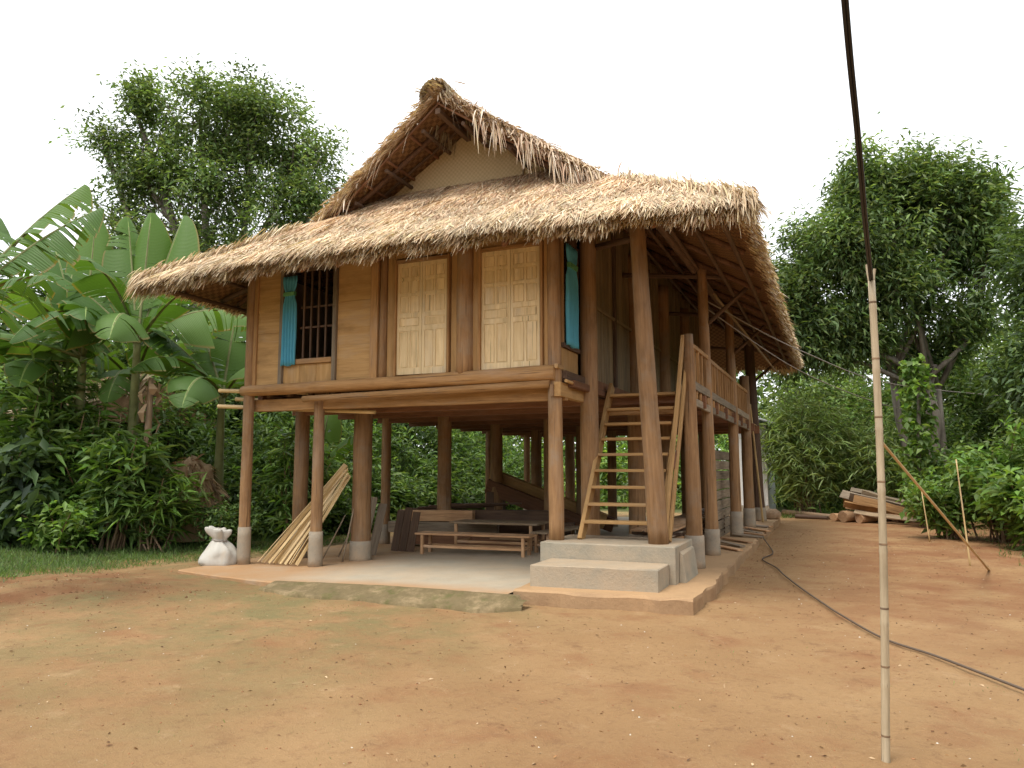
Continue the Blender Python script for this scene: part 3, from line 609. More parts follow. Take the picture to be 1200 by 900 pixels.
# rafters, purlins and braces under the thatch
off = TH * .5 + .05
def side_line(s, y, v0, v1, o=off): return side_at(s, y, v0, o), side_at(s, y, v1, o)
def side_at(s, y, v, o):
    x = XM + s * (XR - XM) * (1 - v); z = ZE + (ZR - ZE) * v + sag(v); n_ = nR if s > 0 else nL; p = Vector((x, y, z)) - n_ * o; return p
for s in (1, -1):
    for i in range(12):
        y = -.55 + i * 1.22; v0 = max(.03, ((y - .03 - YE) * KF) / (ZR - ZE) * 0 + (.03 if y > -1 else .1)); vmax = 1 if y > YV + .1 and y < 12.0 else max(.12, (abs(y - YE) if y < 6 else abs(13.8 - y)) * KF / (ZR - ZE) - .06)
        q = [side_at(s, y, v0 + (vmax - v0) * k / 3, off) for k in range(4)]
        mbm = MB(); mbm.tube(q, [.042, .045, .045, .04], 8); mbm.build('rafter', 'shaded_wood', RO, smooth=True)
    for v in (.04, .14, .24, .34, .46, .6, .74, .9):
        z = ZE + (ZR - ZE) * v; y0 = ys(z) + .12; p = side_at(s, y0, v, off + .075); q = side_at(s, 2 * YM - y0, v, off + .075)
        log('purlin', p, q, .034, .032, 'dark_wood', RO, n=8)
for i in range(12):
    x = -5.6 + i * .66; e = min(1, max(.25, min((XR - x), (x - XL)) * KS / (KF * 2.4)) - .12); 
    q = [Vector((x, YE + .1 + 2.25 * e * k / 3, ZE + KF * (.1 + 2.25 * e * k / 3) - .17 + .03)) for k in range(4)]
    mbm = MB(); mbm.tube(q, .04, 8); mbm.build('rafter', 'red_wood', RO, smooth=True)
for k in range(16):   # flat laths that hold the mat lining at the left gable edge
    pass
for s, lab in ((1, 0), (-1, 0)):
    A_, B_ = side_at(s, YV + .02, .42, off), side_at(s, .14, .99, off); beam('verge_batten', A_, B_, .03, .05, 'red_wood', RO)
    A_, B_ = side_at(s, YG - .22, .40, off), side_at(s, YG - .22, .99, off); beam('verge_batten', A_, B_, .04, .05, 'dark_wood', RO)
for v in (.56, .66, .76, .86): log('purlin', side_at(-1, verge(ZE + (ZR - ZE) * v) + .06, v, off - .02), side_at(-1, YG + .2, v, off - .02), .03, .03, 'red_wood', RO, n=8)
beam('ridge_pole', (XM, .1, ZR - .30), (XM, 12, ZR - .30), .09, .09, 'dark_wood', RO)
log('corner_rafter', (.1, 1.0, 5.75), (2.62, -1.05, 4.50), .05, .045, 'red_wood', RO); log('corner_rafter', (-4.9, .3, 5.4), (-6.6, -1.05, 4.5), .05, .045, 'dark_wood', RO)
for y in (3.25, 6.95, 12.2):
    log('tie_beam', (.1, y, 5.12), (2.2, y, 4.86), .045, .04, 'dark_wood', H, n=10)
    if y > 2: log('brace', (1.58, y, 4.05), (2.35, y + .05, 4.72), .04, .035, 'dark_wood', H, n=8)
log('plate', (1.40, -.7, 5.03), (1.52, 13.2, 5.12), .06, .055, 'dark_wood', H, n=10)
log('brace', (.2, 1.2, 5.05), (1.3, -.05, 4.75), .05, .05, 'dark_wood', H, n=8)
log('brace', (1.75, 3.35, 4.62), (2.35, 9.5, 3.95), .03, .02, 'strip_bamboo', H, n=8)
log('plate', (-5.9, -.55, 4.82), (2.1, -.55, 4.86), .05, .05, 'dark_wood', H, n=10); log('plate', (-6.0, .3, 4.78), (-6.0, 12, 4.78), .05, .05, 'dark_wood', H, n=10)
for y in (.3, 2, 4.4): log('tie_beam', (-5.5, y, 4.9), (-6.5, y, 4.60), .045, .045, 'dark_wood', H, n=8)
# gable wall
mb = MB(); zb = 5.6; hw = lambda z: (ZR - .16 - z) / KS
mb.add([(XM - hw(zb), YG, zb), (XM + hw(zb), YG, zb), (XM, YG, ZR - .16), (XM - hw(zb), YG + .05, zb), (XM + hw(zb), YG + .05, zb), (XM, YG + .05, ZR - .16)], [(0, 1, 2), (5, 4, 3), (0, 3, 4, 1), (1, 4, 5, 2), (2, 5, 3, 0)])
GW = mb.build('gable_wall', 'gable_weave', H); ul = GW.data.uv_layers.new(name='UVMap')
for lp in GW.data.loops: c_ = GW.data.vertices[lp.vertex_index].co; ul.data[lp.index].uv = (c_.x, c_.z)
beam('batten', (-.98, YG - .02, 6.1), (-.98, YG - .02, 6.62), .03, .02, 'strip_bamboo', GW); beam('batten', (-2.9, YG - .02, 6.05), (-.9, YG - .02, 6.42), .025, .02, 'pale_wood', GW)
#PART2 ------------------------------------------------------------ curtains
def curtain(name, x0, x1, z0, z1, y, label, axis='x', folds=5):
    mb = MB(); nu, nv = 44, 16; vs = []
    for j in range(nv + 1):
        q = j / nv
        for i in range(nu + 1):
            u = i / nu; pin = 1 - .42 * math.exp(-((q - .80) / .07) ** 2); c = (x0 + x1) / 2; a = c + (x0 + (x1 - x0) * u - c) * pin
            d = .026 * math.sin(u * folds * 6.28 + .8 * math.sin(q * 3)) * (1 - .35 * q) + .01 * noise.noise(Vector((u * 6, q * 4, x0)))
            z = z0 + (z1 - z0) * q + (.012 * math.sin(u * 9) if j == 0 else 0); vs.append((a, y + d, z) if axis == 'x' else (y - d, a, z))
    mb.add(vs, [(j * (nu + 1) + i, j * (nu + 1) + i + 1, (j + 1) * (nu + 1) + i + 1, (j + 1) * (nu + 1) + i) for j in range(nv) for i in range(nu)])
    o = mb.build(name, 'blue_cloth', smooth=True, label=label, cat='curtain', group='blue window curtains')
    md = o.modifiers.new('thick', 'SOLIDIFY'); md.thickness = .004
    zt = z0 + (z1 - z0) * .80; c = (x0 + x1) / 2; w = (x1 - x0) * .34; mb = MB()
    if axis == 'x': mb.box((c - w, y - .035, zt - .035), (c + w, y + .03, zt + .035), .008)
    else: mb.box((y - .03, c - w, zt - .035), (y + .035, c + w, zt + .035), .008)
    mb.build('tie_band', 'green_cloth', o)
curtain('curtain', -4.80, -4.50, 3.28, 4.78, -.09, 'blue cloth curtain gathered at the left side of the barred front window')
curtain('curtain', .18, .66, 3.36, 4.86, .115, 'blue cloth curtain in the side window, right of the corner post', 'y', 6)

# ------------------------------------------------------------------ things under the house
def bench(loc, rz, L, W, Hh, label, name='bench', cat='bench', top=2, mat='orange_wood', leg=.055):
    M0 = Matrix.Translation(loc) @ Matrix.Rotation(rz, 4, 'Z'); o = link(name, None, M0, None, label, cat)
    w = W / top
    for i in range(top):
        y = -W / 2 + w * (i + .5); me = square_mesh('top_plank', L, .035, w - .006, 'orange_wood' if L > 2 else 'dry_plank', wob=.001)
        link('top_plank', me, M0 @ Matrix(((0, 0, 1, -L / 2), (0, 1, 0, y), (1, 0, 0, Hh - .018), (0, 0, 0, 1))), o)
    for sx in (-1, 1):
        for sy in (-1, 1):
            me = square_mesh('leg', Hh - .037, leg, leg, mat); link('leg', me, M0 @ Matrix.Translation((sx * (L / 2 - .13), sy * (W / 2 - .05), 0)), o)
        me = square_mesh('end_rail', W - .16, .045, .04, mat); link('end_rail', me, M0 @ Matrix(((1, 0, 0, sx * (L / 2 - .13)), (0, 0, 1, -(W / 2 - .08)), (0, 1, 0, .13), (0, 0, 0, 1))), o)
    for sy in (-1, 1):
        me = square_mesh('stretcher', L - .32, .045, .035, mat); link('stretcher', me, M0 @ Matrix(((0, 0, 1, -(L / 2 - .16)), (0, 1, 0, sy * (W / 2 - .05)), (1, 0, 0, .135), (0, 0, 0, 1))), o)
    return o
FLZ = .055
bench((-2.28, 2.12, slabz(-2.3) + .001), rad(3), 2.15, .42, .37, 'long low wooden bench nearest the front under the house')
bench((-2.35, 3.35, slabz(-2.3) + .001), rad(3), 1.75, .85, .50, 'low wooden table behind the front bench under the house', 'table', 'table', 4)
bench((-1.16, 3.45, slabz(-1.2) + .001), rad(82), 1.7, .34, .37, 'short wooden bench at the right end of the low table')
def timber(p0, p1, sx, sy, label, group=None, mat='grey_wood', name='timber', cat='timber', roll=0): return beam(name, p0, p1, sx, sy, mat, roll=roll, label=label, cat=cat, group=group)
for p0, p1, z, mt, lb in (((-4.68, 3.42), (-1.2, 4.1), .20, 'red_wood', 'bottom squared timber at the front of the stack behind the table'), ((-4.60, 3.72), (-1.1, 4.4), .20, 'dark_wood', 'bottom squared timber at the rear of the stack behind the table'),
        ((-4.82, 3.40), (-2.6, 3.82), .43, 'grey_wood', 'middle squared timber at the front of the stack, its end sticking out left'), ((-4.55, 3.7), (-1.2, 4.35), .43, 'dark_wood', 'middle squared timber at the rear of the stack'),
        ((-4.60, 3.44), (-3.1, 3.75), .66, 'orange_wood', 'short pale timber on the front top of the stack'), ((-4.4, 3.72), (-1.6, 4.3), .66, 'dark_wood', 'long dark timber on the rear top of the stack')):
    timber((*p0, z), (*p1, z), .22, .215, lb, 'squared timbers in the stack', mt)
for i in range(4): beam('plank', (-4.5 + .2 * i, 3.5 + .1 * i, .785 + .03 * i), (-3.2 + .3 * i, 4.3, .79 + .035 * i), .14, .025, 'dark_wood', label='dark loose plank lying on top of the timber stack', cat='plank', group='loose planks on the timber stack')
for i, (a, b) in enumerate((((-4.05, 6.6, 1.45), (-1.3, 6.9, .40)), ((-4.15, 6.95, 1.30), (-1.2, 7.2, .30)), ((-4.0, 6.3, 1.20), (-1.4, 6.5, .25)))):
    timber(a, b, .10, .34, ('thick slab of timber slanting down to the right, highest of three', 'thick slanting timber slab, rearmost of three behind the table', 'thick slanting timber slab, lowest of three behind the table')[i], 'slanting timber slabs', 'board_wood' if i == 0 else 'red_wood', 'timber_slab', 'slab', roll=rad(90))
for x, y, z in ((-3.9, 6.6, .05), (-1.6, 6.75, .05)): timber((x, y, z), (x, y, .25 if x > -2 else 1.05), .2, .7, 'rough block propping the slanting timber slabs', 'propping blocks', 'dark_wood', 'block', 'block')
# panel of old boards behind the thick front post
for i, (x, y, h) in enumerate(((-4.55, 1.75, .95), (-4.36, 1.73, 1.02), (-4.17, 1.76, .90))): beam('old_board', (x, y, FLZ), (x + .05, y + .28, FLZ + h), .18, .022, 'grey_wood', label=('left', 'middle', 'right')[i] + ' of three weathered grey boards leaning upright beside the thick front post', cat='board', group='weathered boards beside the thick post')
for i, (x, y, h) in enumerate(((-4.15, 2.5, .75), (-3.98, 2.5, .8), (-3.80, 2.48, .72))): beam('old_board', (x, y, FLZ), (x + .02, y + .2, FLZ + h), .16, .022, 'dark_wood', label=('left', 'middle', 'right')[i] + ' of three dark boards leaning between the thick post and the timbers', cat='board', group='dark leaning boards')
for a, b in (((-4.62, .95, FLZ), (-4.28, 1.1, .80)), ((-4.52, 1.25, FLZ), (-4.2, 1.35, .78)), ((-4.05, .72, FLZ), (-3.98, .92, .95))): log('stick', a, b, .014, .011, 'grey_wood', n=6, label='thin stick leaning by the thick front post', cat='stick', group='thin leaning sticks')
# split bamboo leaning on the thick post
for i in range(22):
    q = i / 21; x = -5.26 + .86 * q + random.gauss(0, .01); y = .30 - .10 * q + .05 * (i % 3)
    top = (-4.10 + .025 * (i % 4) - .06 * (1 - q), .80 + .03 * (i % 3) + .02 * q, 1.60 + .12 * random.random() - .22 * q)
    M, L = frame_to((x, y - .22, FLZ + .012), top, random.random() * 3); mb = MB(); r = random.uniform(.015, .023); n = 6; vs = []; fs = []
    for k in range(7):
        b = .02 * math.sin(math.pi * k / 6) * random.choice((-1, 1)) * .3
        for j in range(n): a_ = math.pi * (j / (n - 1)); vs.append((r * math.cos(a_) * 1.2 + b, r * .75 * math.sin(a_), L * k / 6))
    for k in range(6):
        for j in range(n): fs.append((k * n + j, k * n + (j + 1) % n, k * n + n + (j + 1) % n, k * n + n + j))
    fs += [tuple(range(n))[::-1], tuple(6 * n + j for j in range(n))]; mb.add(vs, fs)
    mb.build('bamboo_lath', 'split_bamboo', M=M, label='pale split bamboo lath leaning in a fan against the thick front post', cat='bamboo', group='split bamboo laths leaning on the post')
# bamboo poles that stick out on the left under the floor
for i, (z, y, x) in enumerate(((2.92, .25, -6.42), (2.78, .45, -6.22), (2.64, .22, -6.40))):
    log('bamboo_pole', (x, y, z + .05), (-3.2, y + .1, z - .14), .036, .032, 'split_bamboo', nodes=.35, n=10, label=('highest', 'middle', 'lowest')[i] + ' of three bamboo poles sticking out left under the floor', cat='bamboo pole', group='bamboo poles under the floor')
# sack
def sack(loc):
    mb = MB(); nu, nv = 36, 26; vs = []
    prof = [(0, 0.02), (.24, .0), (.30, .035), (.315, .09), (.30, .16), (.27, .23), (.225, .30), (.17, .355), (.125, .395), (.10, .42), (.105, .45), (.13, .49), (.15, .54), (.17, .60), (.15, .62), (.08, .58), (0, .52)]
    for j in range(nv + 1):
        t_ = j / nv * (len(prof) - 1); k = min(int(t_), len(prof) - 2); f = t_ - k; r = prof[k][0] * (1 - f) + prof[k + 1][0] * f; z = prof[k][1] * (1 - f) + prof[k + 1][1] * f
        for i in range(nu):
            a = 2 * math.pi * i / nu; w = 1 + .22 * noise.noise(Vector((math.cos(a) * 1.6, math.sin(a) * 1.6, z * 5))) + .05 * math.sin(a * 9 + z * 8) * (z > .2) + .30 * math.sin(a * 5 + 1) * min(1, max(0, z - .42) * 9) + .06 * noise.noise(Vector((math.cos(a) * 5, math.sin(a) * 5, z * 14)))
            lean = -.10 * max(0, z - .25) * 1.6; sl = .10 * math.cos(a) * max(0, z - .3); vs.append((r * w * math.cos(a) * 1.05 + lean, r * w * math.sin(a) * .8, z - sl + .05 * noise.noise(Vector((math.cos(a) * 2, math.sin(a) * 2, 3))) * (z > .1)))
    mb.add(vs, [(j * nu + i, j * nu + (i + 1) % nu, (j + 1) * nu + (i + 1) % nu, (j + 1) * nu + i) for j in range(nv) for i in range(nu)])
    o = mb.build('sack', 'sack_cloth', smooth=True, M=Matrix.Translation(loc) @ Matrix.Rotation(rad(20), 4, 'Z'), label='white woven plastic sack with twisted top beside the left front post', cat='sack')
    mb = MB(); ring = [(.112 * math.cos(a) * 1.05 - .028, .112 * math.sin(a) * .85, .425 - .015 * math.cos(a)) for a in np.linspace(0, 6.28, 17)]; mb.tube(ring, .012, 6, False); mb.build('tie_cord', 'wire_metal', o, M=WM[o], smooth=True)
    return o
sack((-5.84, -.16, -.005))
# stacked boards below the verandah
bl = 'rough board in the low stack between the verandah posts'
for k in range(6):
    for i in range(3):
        x = .62 + i * .22 + random.uniform(-.02, .02); beam('stacked_board', (x, 1.9 + random.uniform(-.1, .3), .19 + k * .085), (x + .02, 8.5 + random.uniform(-.4, .8), .19 + k * .085), .19, .03, 'orange_wood' if k % 2 else 'grey_wood', label=bl, cat='board', group='boards stacked under the verandah')
    for j in range(7):
        if k < 5: beam('spacer', (.5, 2.2 + j, .232 + k * .085), (1.3, 2.2 + j, .232 + k * .085), .05, .045, 'dark_wood', label='short spacer between the boards stacked under the verandah', cat='spacer', group='spacers in the board stack')
for k in range(9): beam('stacked_board', (1.25, 5.0, .2 + k * .21), (1.28, 9.4, .2 + k * .21), .04, .19, 'grey_wood', label=('lowest', 'second lowest', 'third lowest', 'fourth lowest', 'middle', 'fourth highest', 'third highest', 'second highest', 'topmost')[k] + ' grey board of the tall stack behind the verandah posts', cat='board', group='tall stack of grey boards')
for k in range(9):
    x = 1.32 + random.uniform(0, .25); y = 4.6 + k * .75; beam('loose_board', (x, y, .20 + .02 * (k % 2)), (x + .62, y - .55 + random.uniform(-.3, .5), .185), .12, .028, 'grey_wood' if k % 2 else 'orange_wood', label='loose board lying on the pavement beside the verandah posts', cat='board', group='loose boards beside the verandah posts')
log('bamboo_stick', (1.72, 11.6, .17), (1.62, 10.3, 3.25), .03, .022, 'split_bamboo', nodes=.4, n=8, label='slender bamboo leaning on the last verandah posts', cat='bamboo')
# ------------------------------------------------------------------ pole with cables
PB = (3.74, -5.08, -.03)
pole = log('bamboo_mast', PB, (3.80, -5.08, 2.70), .0225, .0195, 'pole_bamboo', nodes=.36, n=14, rough=.01, bend=.02, label='tall upright bamboo pole in the yard carrying the black cables', cat='pole')
for k in range(8):
    z = .18 + k * .345 + random.uniform(-.03, .03); mb = MB(); c_ = Vector(PB).lerp(Vector((3.80, -5.08, 2.70)), z / 2.73) + Vector((.02 * math.sin(math.pi * z / 2.73), 0, 0)); mb.tube([c_ + Vector((0, 0, -.006)), c_, c_ + Vector((0, 0, .006))], [.0228 - .001 * z, .0248 - .001 * z, .0228 - .001 * z], 12, False); mb.build('node_ring', 'dry_stem', pole, smooth=True)
for s in (-1, 1): beam('split_tip', (3.80 + s * .010, -5.08, 2.69), (3.80 + s * .02, -5.08, 2.80 - .03 * (s > 0)), .016, .02, 'pole_bamboo', pole)
log('bamboo_prop', (5.75, 4.26, -.02), (3.79, -5.04, 1.78), .018, .008, 'split_bamboo', nodes=.5, n=9, label='long thin bamboo prop slanting from the ground to the upright pole', cat='prop')
for i, (x, y, h) in enumerate(((5.50, 4.35, 1.75), (5.41, 9.1, 1.1))): log('stake', (x, y, -.05), (x - .1, y + .05, h), .016, .01, 'split_bamboo', n=7, label=('thin bamboo stake standing by the foot of the slanting prop', 'short grey stake standing before the garden bushes')[i], cat='stake')
def cable(pts, r, label, mat='black_rubber', name='cable', cat='cable', n=8, group=None, sub=8):
    P = [Vector(p) for p in pts]; Q = []
    for i in range(len(P) - 1):
        a, b, c, d = P[max(i - 1, 0)], P[i], P[i + 1], P[min(i + 2, len(P) - 1)]
        for k in range(sub):
            t_ = k / sub; Q.append(.5 * ((2 * b) + (c - a) * t_ + (2 * a - 5 * b + 4 * c - d) * t_ ** 2 + (3 * b - a - 3 * c + d) * t_ ** 3))
    Q.append(P[-1]); mb = MB(); mb.tube(Q, r, n); return mb.build(name, mat, smooth=True, label=label, cat=cat, group=group)
e = Vector((3.655, -7.20, 3.22))
for i, (dx, dz) in enumerate(((-.006, .0), (.006, .003))):
    cable([(3.80 + dx, -5.07, 2.70 + dz), (3.745 + dx, -5.9, 2.80 + dz), (3.700 + dx, -6.6, 2.97 + dz), (e.x + dx, e.y, e.z + dz), (3.57 + dx, -8.6, 3.85 + dz), (3.4 + dx, -11.5, 5.4 + dz)], .0066, ('left', 'right')[i] + ' of the two thick black cables running overhead from the bamboo pole', group='overhead cables')
cable([(1.62, 3.35, 4.52), (3.0, 7.5, 4.15), (5.2, 12.8, 3.86), (9.5, 19.8, 3.95)], .012, 'thin wire running from under the eaves past the pole to the right trees', 'wire_metal', 'wire', 'wire')
cable([(1.62, 3.35, 4.38), (2.9, 7.5, 3.75), (4.6, 12.0, 3.35), (6.3, 17.1, 3.3)], .010, 'lower thin wire sagging between the eaves and the trees', 'wire_metal', 'wire', 'wire')
hp = [(1.45, 9.6, .20), (1.75, 8.3, .19), (2.02, 7.3, .18), (2.26, 6.5, .03), (2.42, 5.2, .02), (2.32, 4.2, .02), (2.62, 3.1, .02), (2.80, 2.2, .02), (3.09, .95, .02), (3.36, -.1, .02), (3.54, -.76, .02), (3.9, -1.86, .02), (4.29, -2.46, .02), (4.75, -3.32, .02), (5.3, -4.3, .02), (6.0, -5.0, .02)]
cable(hp, .011, 'dark rubber hose winding across the bare yard', 'hose_rubber', 'hose', 'hose')
# ------------------------------------------------------------------ wood pile
def pilebd(p0, p1, w, th, roll, mt): beam('pile_board', p0, p1, w, th, mt, roll=roll, label='rough sawn offcut board in the heap at the end of the yard', cat='board', group='boards in the wood heap', wob=.01)
for k in range(15):
    x0 = 3.9 + random.uniform(-.25, .5); y0 = 15.5 + random.uniform(-.6, .9); z0 = .22 + .052 * k + random.uniform(-.03, .03)
    x1 = x0 + random.uniform(1.3, 2.1); pilebd((x0, y0, z0), (x1, y0 + random.uniform(-.7, .3), max(.03, .03 + (k * .028))), random.uniform(.16, .3), random.uniform(.03, .06), random.uniform(-.6, .7), random.choice(('orange_wood', 'board_wood', 'grey_wood', 'beam_wood', 'dry_plank')))
for k in range(5): timber((4.0 + k * .33, 15.2 + random.random(), .12), (4.3 + k * .33, 16.4 + random.random() * .4, .14 + .1 * (k % 2)), .2, .2, 'thick block at the bottom of the wood heap', 'blocks under the wood heap', 'dark_wood', 'block', 'block')
def stone(loc, r, label, mat='stone', name='stone', group=None):
    mb = MB(); n, m = 12, 8; vs = [(0, 0, -r * .6)]; s = random.random() * 50
    for j in range(1, m):
        p = math.pi * j / m - math.pi / 2
        for i in range(n):
            a = 2 * math.pi * i / n; d = Vector((math.cos(p) * math.cos(a), math.cos(p) * math.sin(a), math.sin(p) * .72)); vs.append(d * r * (1 + .35 * noise.noise(d * 1.7 + Vector((s, 0, 0)))))
    vs.append((0, 0, r * .7)); fs = [(0, 1 + (i + 1) % n, 1 + i) for i in range(n)] + [(1 + j * n + i, 1 + j * n + (i + 1) % n, 1 + (j + 1) * n + (i + 1) % n, 1 + (j + 1) * n + i) for j in range(m - 2) for i in range(n)] + [(1 + (m - 2) * n + i, 1 + (m - 2) * n + (i + 1) % n, len(vs) - 1) for i in range(n)]
    mb.add(vs, fs); return mb.build(name, mat, M=Matrix.Translation(loc) @ Matrix.Rotation(random.random() * 6, 4, 'Z'), label=label, cat='stone', group=group)
for i, (x, y, r) in enumerate(((3.72, 15.0, .17), (3.45, 15.3, .13), (4.15, 14.8, .15))): log('log_end', (x, y, r * .9), (x + .5, y + .55, r * .95), r, r * .9, 'orange_wood', rough=.16, n=11, label=('thick pale split log at the left foot of the wood heap', 'thinner pale log furthest left by the wood heap', 'pale log in front of the wood heap')[i], cat='log')
log('log', (1.9, 17.6, .12), (3.4, 15.9, .10), .10, .08, 'dry_stem', label='long dry log lying on the ground behind the pavement', cat='log')
log('log', (2.35, 15.9, .09), (3.3, 15.6, .08), .07, .06, 'dark_wood', label='short dark log lying left of the wood heap', cat='log')
for x, y in ((1.85, 13.2),): stone((x, y, .27), .24, 'squat brown stone on the far corner of the side pavement', 'dry_leaf')
# ------------------------------------------------------------------ white building behind
B = empty('white_building', (.9, 19, 0), 'small white building with a pale sheet roof behind the house', 'building')
mb = MB(); mb.box((.2, 17.6, -.1), (1.42, 21, 3.1)); mb.build('wall', 'white_paint', B)
for k in range(7): mb = MB(); mb.box((.70 + k * .11, 17.57, .35), (.75 + k * .11, 17.597, 2.6)); mb.build('rib', 'white_paint', B)
mb = MB(); mb.box((.2, 17.53, -.1), (1.44, 17.565, .33)); mb.build('plinth', 'stone', B)
mb = MB(); nR_ = 40
for k in range(nR_ + 1):
    y = 17.1 + 4.3 * k / nR_; dz = .02 * (k % 2); mb.v += [(-.4, y, 3.85 + dz), (1.75, y, 3.15 + dz), (-.4, y, 3.81 + dz), (1.75, y, 3.11 + dz)]; mb.c += [(1, 1, 1)] * 4
mb.f = [(4 * k, 4 * k + 1, 4 * k + 5, 4 * k + 4) for k in range(nR_)] + [(4 * k + 2, 4 * k + 6, 4 * k + 7, 4 * k + 3) for k in range(nR_)] + [(4 * k + 1, 4 * k + 3, 4 * k + 7, 4 * k + 5) for k in range(nR_)] + [(0, 2, 3, 1)]; mb.mi = [0] * len(mb.f)
mb.build('roof', 'grey_metal', B)

#PART3 ------------------------------------------------------------ vegetation
def leaf4(P, D, L, W, cols, fold=.25, up=None):
    n = len(P); D = D / (np.linalg.norm(D, axis=1, keepdims=True) + 1e-9); ref = np.tile(np.array((0, 0, 1.)), (n, 1)) + rng.normal(0, .5, (n, 3))
    S = np.cross(D, ref); S /= np.linalg.norm(S, axis=1, keepdims=True) + 1e-9; Nn = np.cross(S, D); L = L[:, None]; W = W[:, None]
    b = P; m = P + D * L * .45; tip = P + D * L + np.array((0, 0, -1.)) * L * .12
    V = np.stack([b, m - S * W * .5 + Nn * W * fold, tip, m + S * W * .5 + Nn * W * fold], 1).reshape(-1, 3)
    k = (np.arange(n) * 4)[:, None]; Q = np.concatenate([k + np.array([0, 1, 2]), k + np.array([0, 2, 3])], 1).reshape(-1, 3)
    return V, Q, np.repeat(cols, 4, 0)
def leafcols(n, pal, clump=None, lum=(.7, 1.3)):
    pal = np.array(pal); c = pal[rng.integers(0, len(pal), n)] * rng.uniform(lum[0], lum[1], (n, 1))
    if clump is not None: c = c * clump[:, None]
    return c
def rosettes(C, per, L, W, pal, droop=.35, spread=.25, out=None, bright=.3):
    """C cluster points (n,3); whorls of leaves around each"""
    n = len(C); P = np.repeat(C, per, 0) + rng.normal(0, spread, (n * per, 3)); D = rng.normal(0, 1, (n * per, 3)); D[:, 2] = D[:, 2] * .5 - droop
    if out is not None: D += np.repeat(out, per, 0) * .8
    cb = np.repeat(1 + rng.uniform(-bright, bright, n), per)
    return leaf4(P, D, rng.uniform(.7, 1.25, n * per) * L, rng.uniform(.75, 1.2, n * per) * W, leafcols(n * per, pal, cb))
DARK = [(.060, .105, .042), (.080, .135, .052), (.10, .165, .066), (.125, .19, .08)]
MID = [(.078, .14, .045), (.115, .195, .06), (.15, .235, .074), (.185, .265, .085)]
BRIGHT = [(.10, .20, .04), (.15, .27, .055), (.19, .31, .07), (.24, .33, .08)]
OLIVE = [(.095, .15, .058), (.135, .20, .078), (.175, .235, .092), (.21, .265, .115)]
class Veg(Acc):
    def __init__(s): super().__init__(); s.w = MB()
def ellip(n, c, r, seed, gap=.12, pw=.45):
    out = []; c = np.array(c); r = np.array(r)
    while len(out) < n:
        d = rng.normal(0, 1, 3); d /= np.linalg.norm(d); q = d * rng.random() ** pw
        p = c + q * r
        if noise.noise(Vector(p) * .75 + Vector((seed, 0, 0))) < -gap: continue
        out.append(p)
    return np.array(out)
def tree(name, label, base, lobes, trunk_r, leafL, leafW, pal, per=26, fork=.35, group=None, spread=.3, droop=.35, bark='bark', lean=(0, 0), seed=1, stems=1, gap=.12):
    o = empty(name, base, label, 'tree', group); b = Vector(base); A = Acc(); wb = MB(); k = 0
    cz = sum(l[0][2] for l in lobes) / len(lobes); cx = sum(l[0][0] for l in lobes) / len(lobes); cy = sum(l[0][1] for l in lobes) / len(lobes)
    forks = []
    for s in range(stems):
        fz = base[2] + (cz - base[2]) * fork * random.uniform(.8, 1.2); off = Vector((random.uniform(-.5, .5), random.uniform(-.4, .4), 0)) * (stems > 1)
        f = Vector((b.x + (cx - b.x) * .35 + lean[0] + off.x * 2, b.y + (cy - b.y) * .35 + lean[1] + off.y * 2, fz)); p0 = b + off
        pts = [p0 + Vector((0, 0, -.2)), p0.lerp(f, .35) + Vector((random.gauss(0, .12), random.gauss(0, .12), 0)), p0.lerp(f, .7) + Vector((random.gauss(0, .12), random.gauss(0, .12), 0)), f]
        wb.tube(pts, [trunk_r * 1.35, trunk_r, trunk_r * .85, trunk_r * .75], 9); forks.append(f)
    for li, (c, r, n) in enumerate(lobes):
        cc = Vector(c); f = forks[li % len(forks)]; m = f.lerp(cc, .5) + Vector((random.gauss(0, .35), random.gauss(0, .35), random.uniform(0, .4)))
        low = cc - Vector((0, 0, r[2] * .35)); wb.tube([f, m, low, cc + Vector((0, 0, r[2] * .4))], [trunk_r * .7, trunk_r * .5, trunk_r * .34, trunk_r * .12], 7)
        C = ellip(n, c, r, seed + li * 3.1, gap); outv = (C - np.array(c)) / np.array(r)
        for q in C[::5]:
            st = m.lerp(low, random.random()) if random.random() < .5 else low.lerp(cc, random.random()); qv = Vector(q); mid = st.lerp(qv, .55) + Vector((random.gauss(0, .15), random.gauss(0, .15), .12))
            wb.tube([st, mid, qv], [trunk_r * .2, trunk_r * .12, trunk_r * .04], 4, False)
        A.add(rosettes(C, per, leafL, leafW, pal, droop, spread, outv, .48))
    wb.build('trunk', bark, o, smooth=True); A.obj('crown', 'leaf', o); return o
tree('airy_tree', 'tall airy tree rising behind the left slope of the roof', (-17.2, 11.6, .3),
     [((-18.6, 11.1, 15.2), (2.6, 2.2, 1.8), 120), ((-16.6, 11.9, 15.2), (2.2, 2.0, 1.6), 100), ((-20.6, 10.2, 13.4), (1.9, 1.6, 1.5), 64), ((-15.2, 12.4, 13.4), (1.9, 1.8, 1.7), 84), ((-18.4, 11.2, 12.4), (2.4, 2.2, 1.5), 96), ((-22.0, 9.6, 14.4), (1.0, 1.0, .8), 16), ((-15.4, 12.3, 10.8), (2.0, 1.8, 1.5), 70), ((-20.9, 10.1, 15.6), (1.3, 1.2, .8), 26), ((-19.8, 10.6, 10.2), (2.0, 1.7, 1.4), 66), ((-17.3, 11.5, 9.4), (2.2, 1.9, 1.3), 66), ((-21.6, 9.8, 11.4), (1.2, 1.1, 1.0), 24), ((-14.2, 12.8, 12.0), (1.2, 1.2, 1.0), 26)],
     0.24, .23, .085, OLIVE + MID[1:3], per=58, fork=.45, spread=.31, seed=3, gap=-.02)
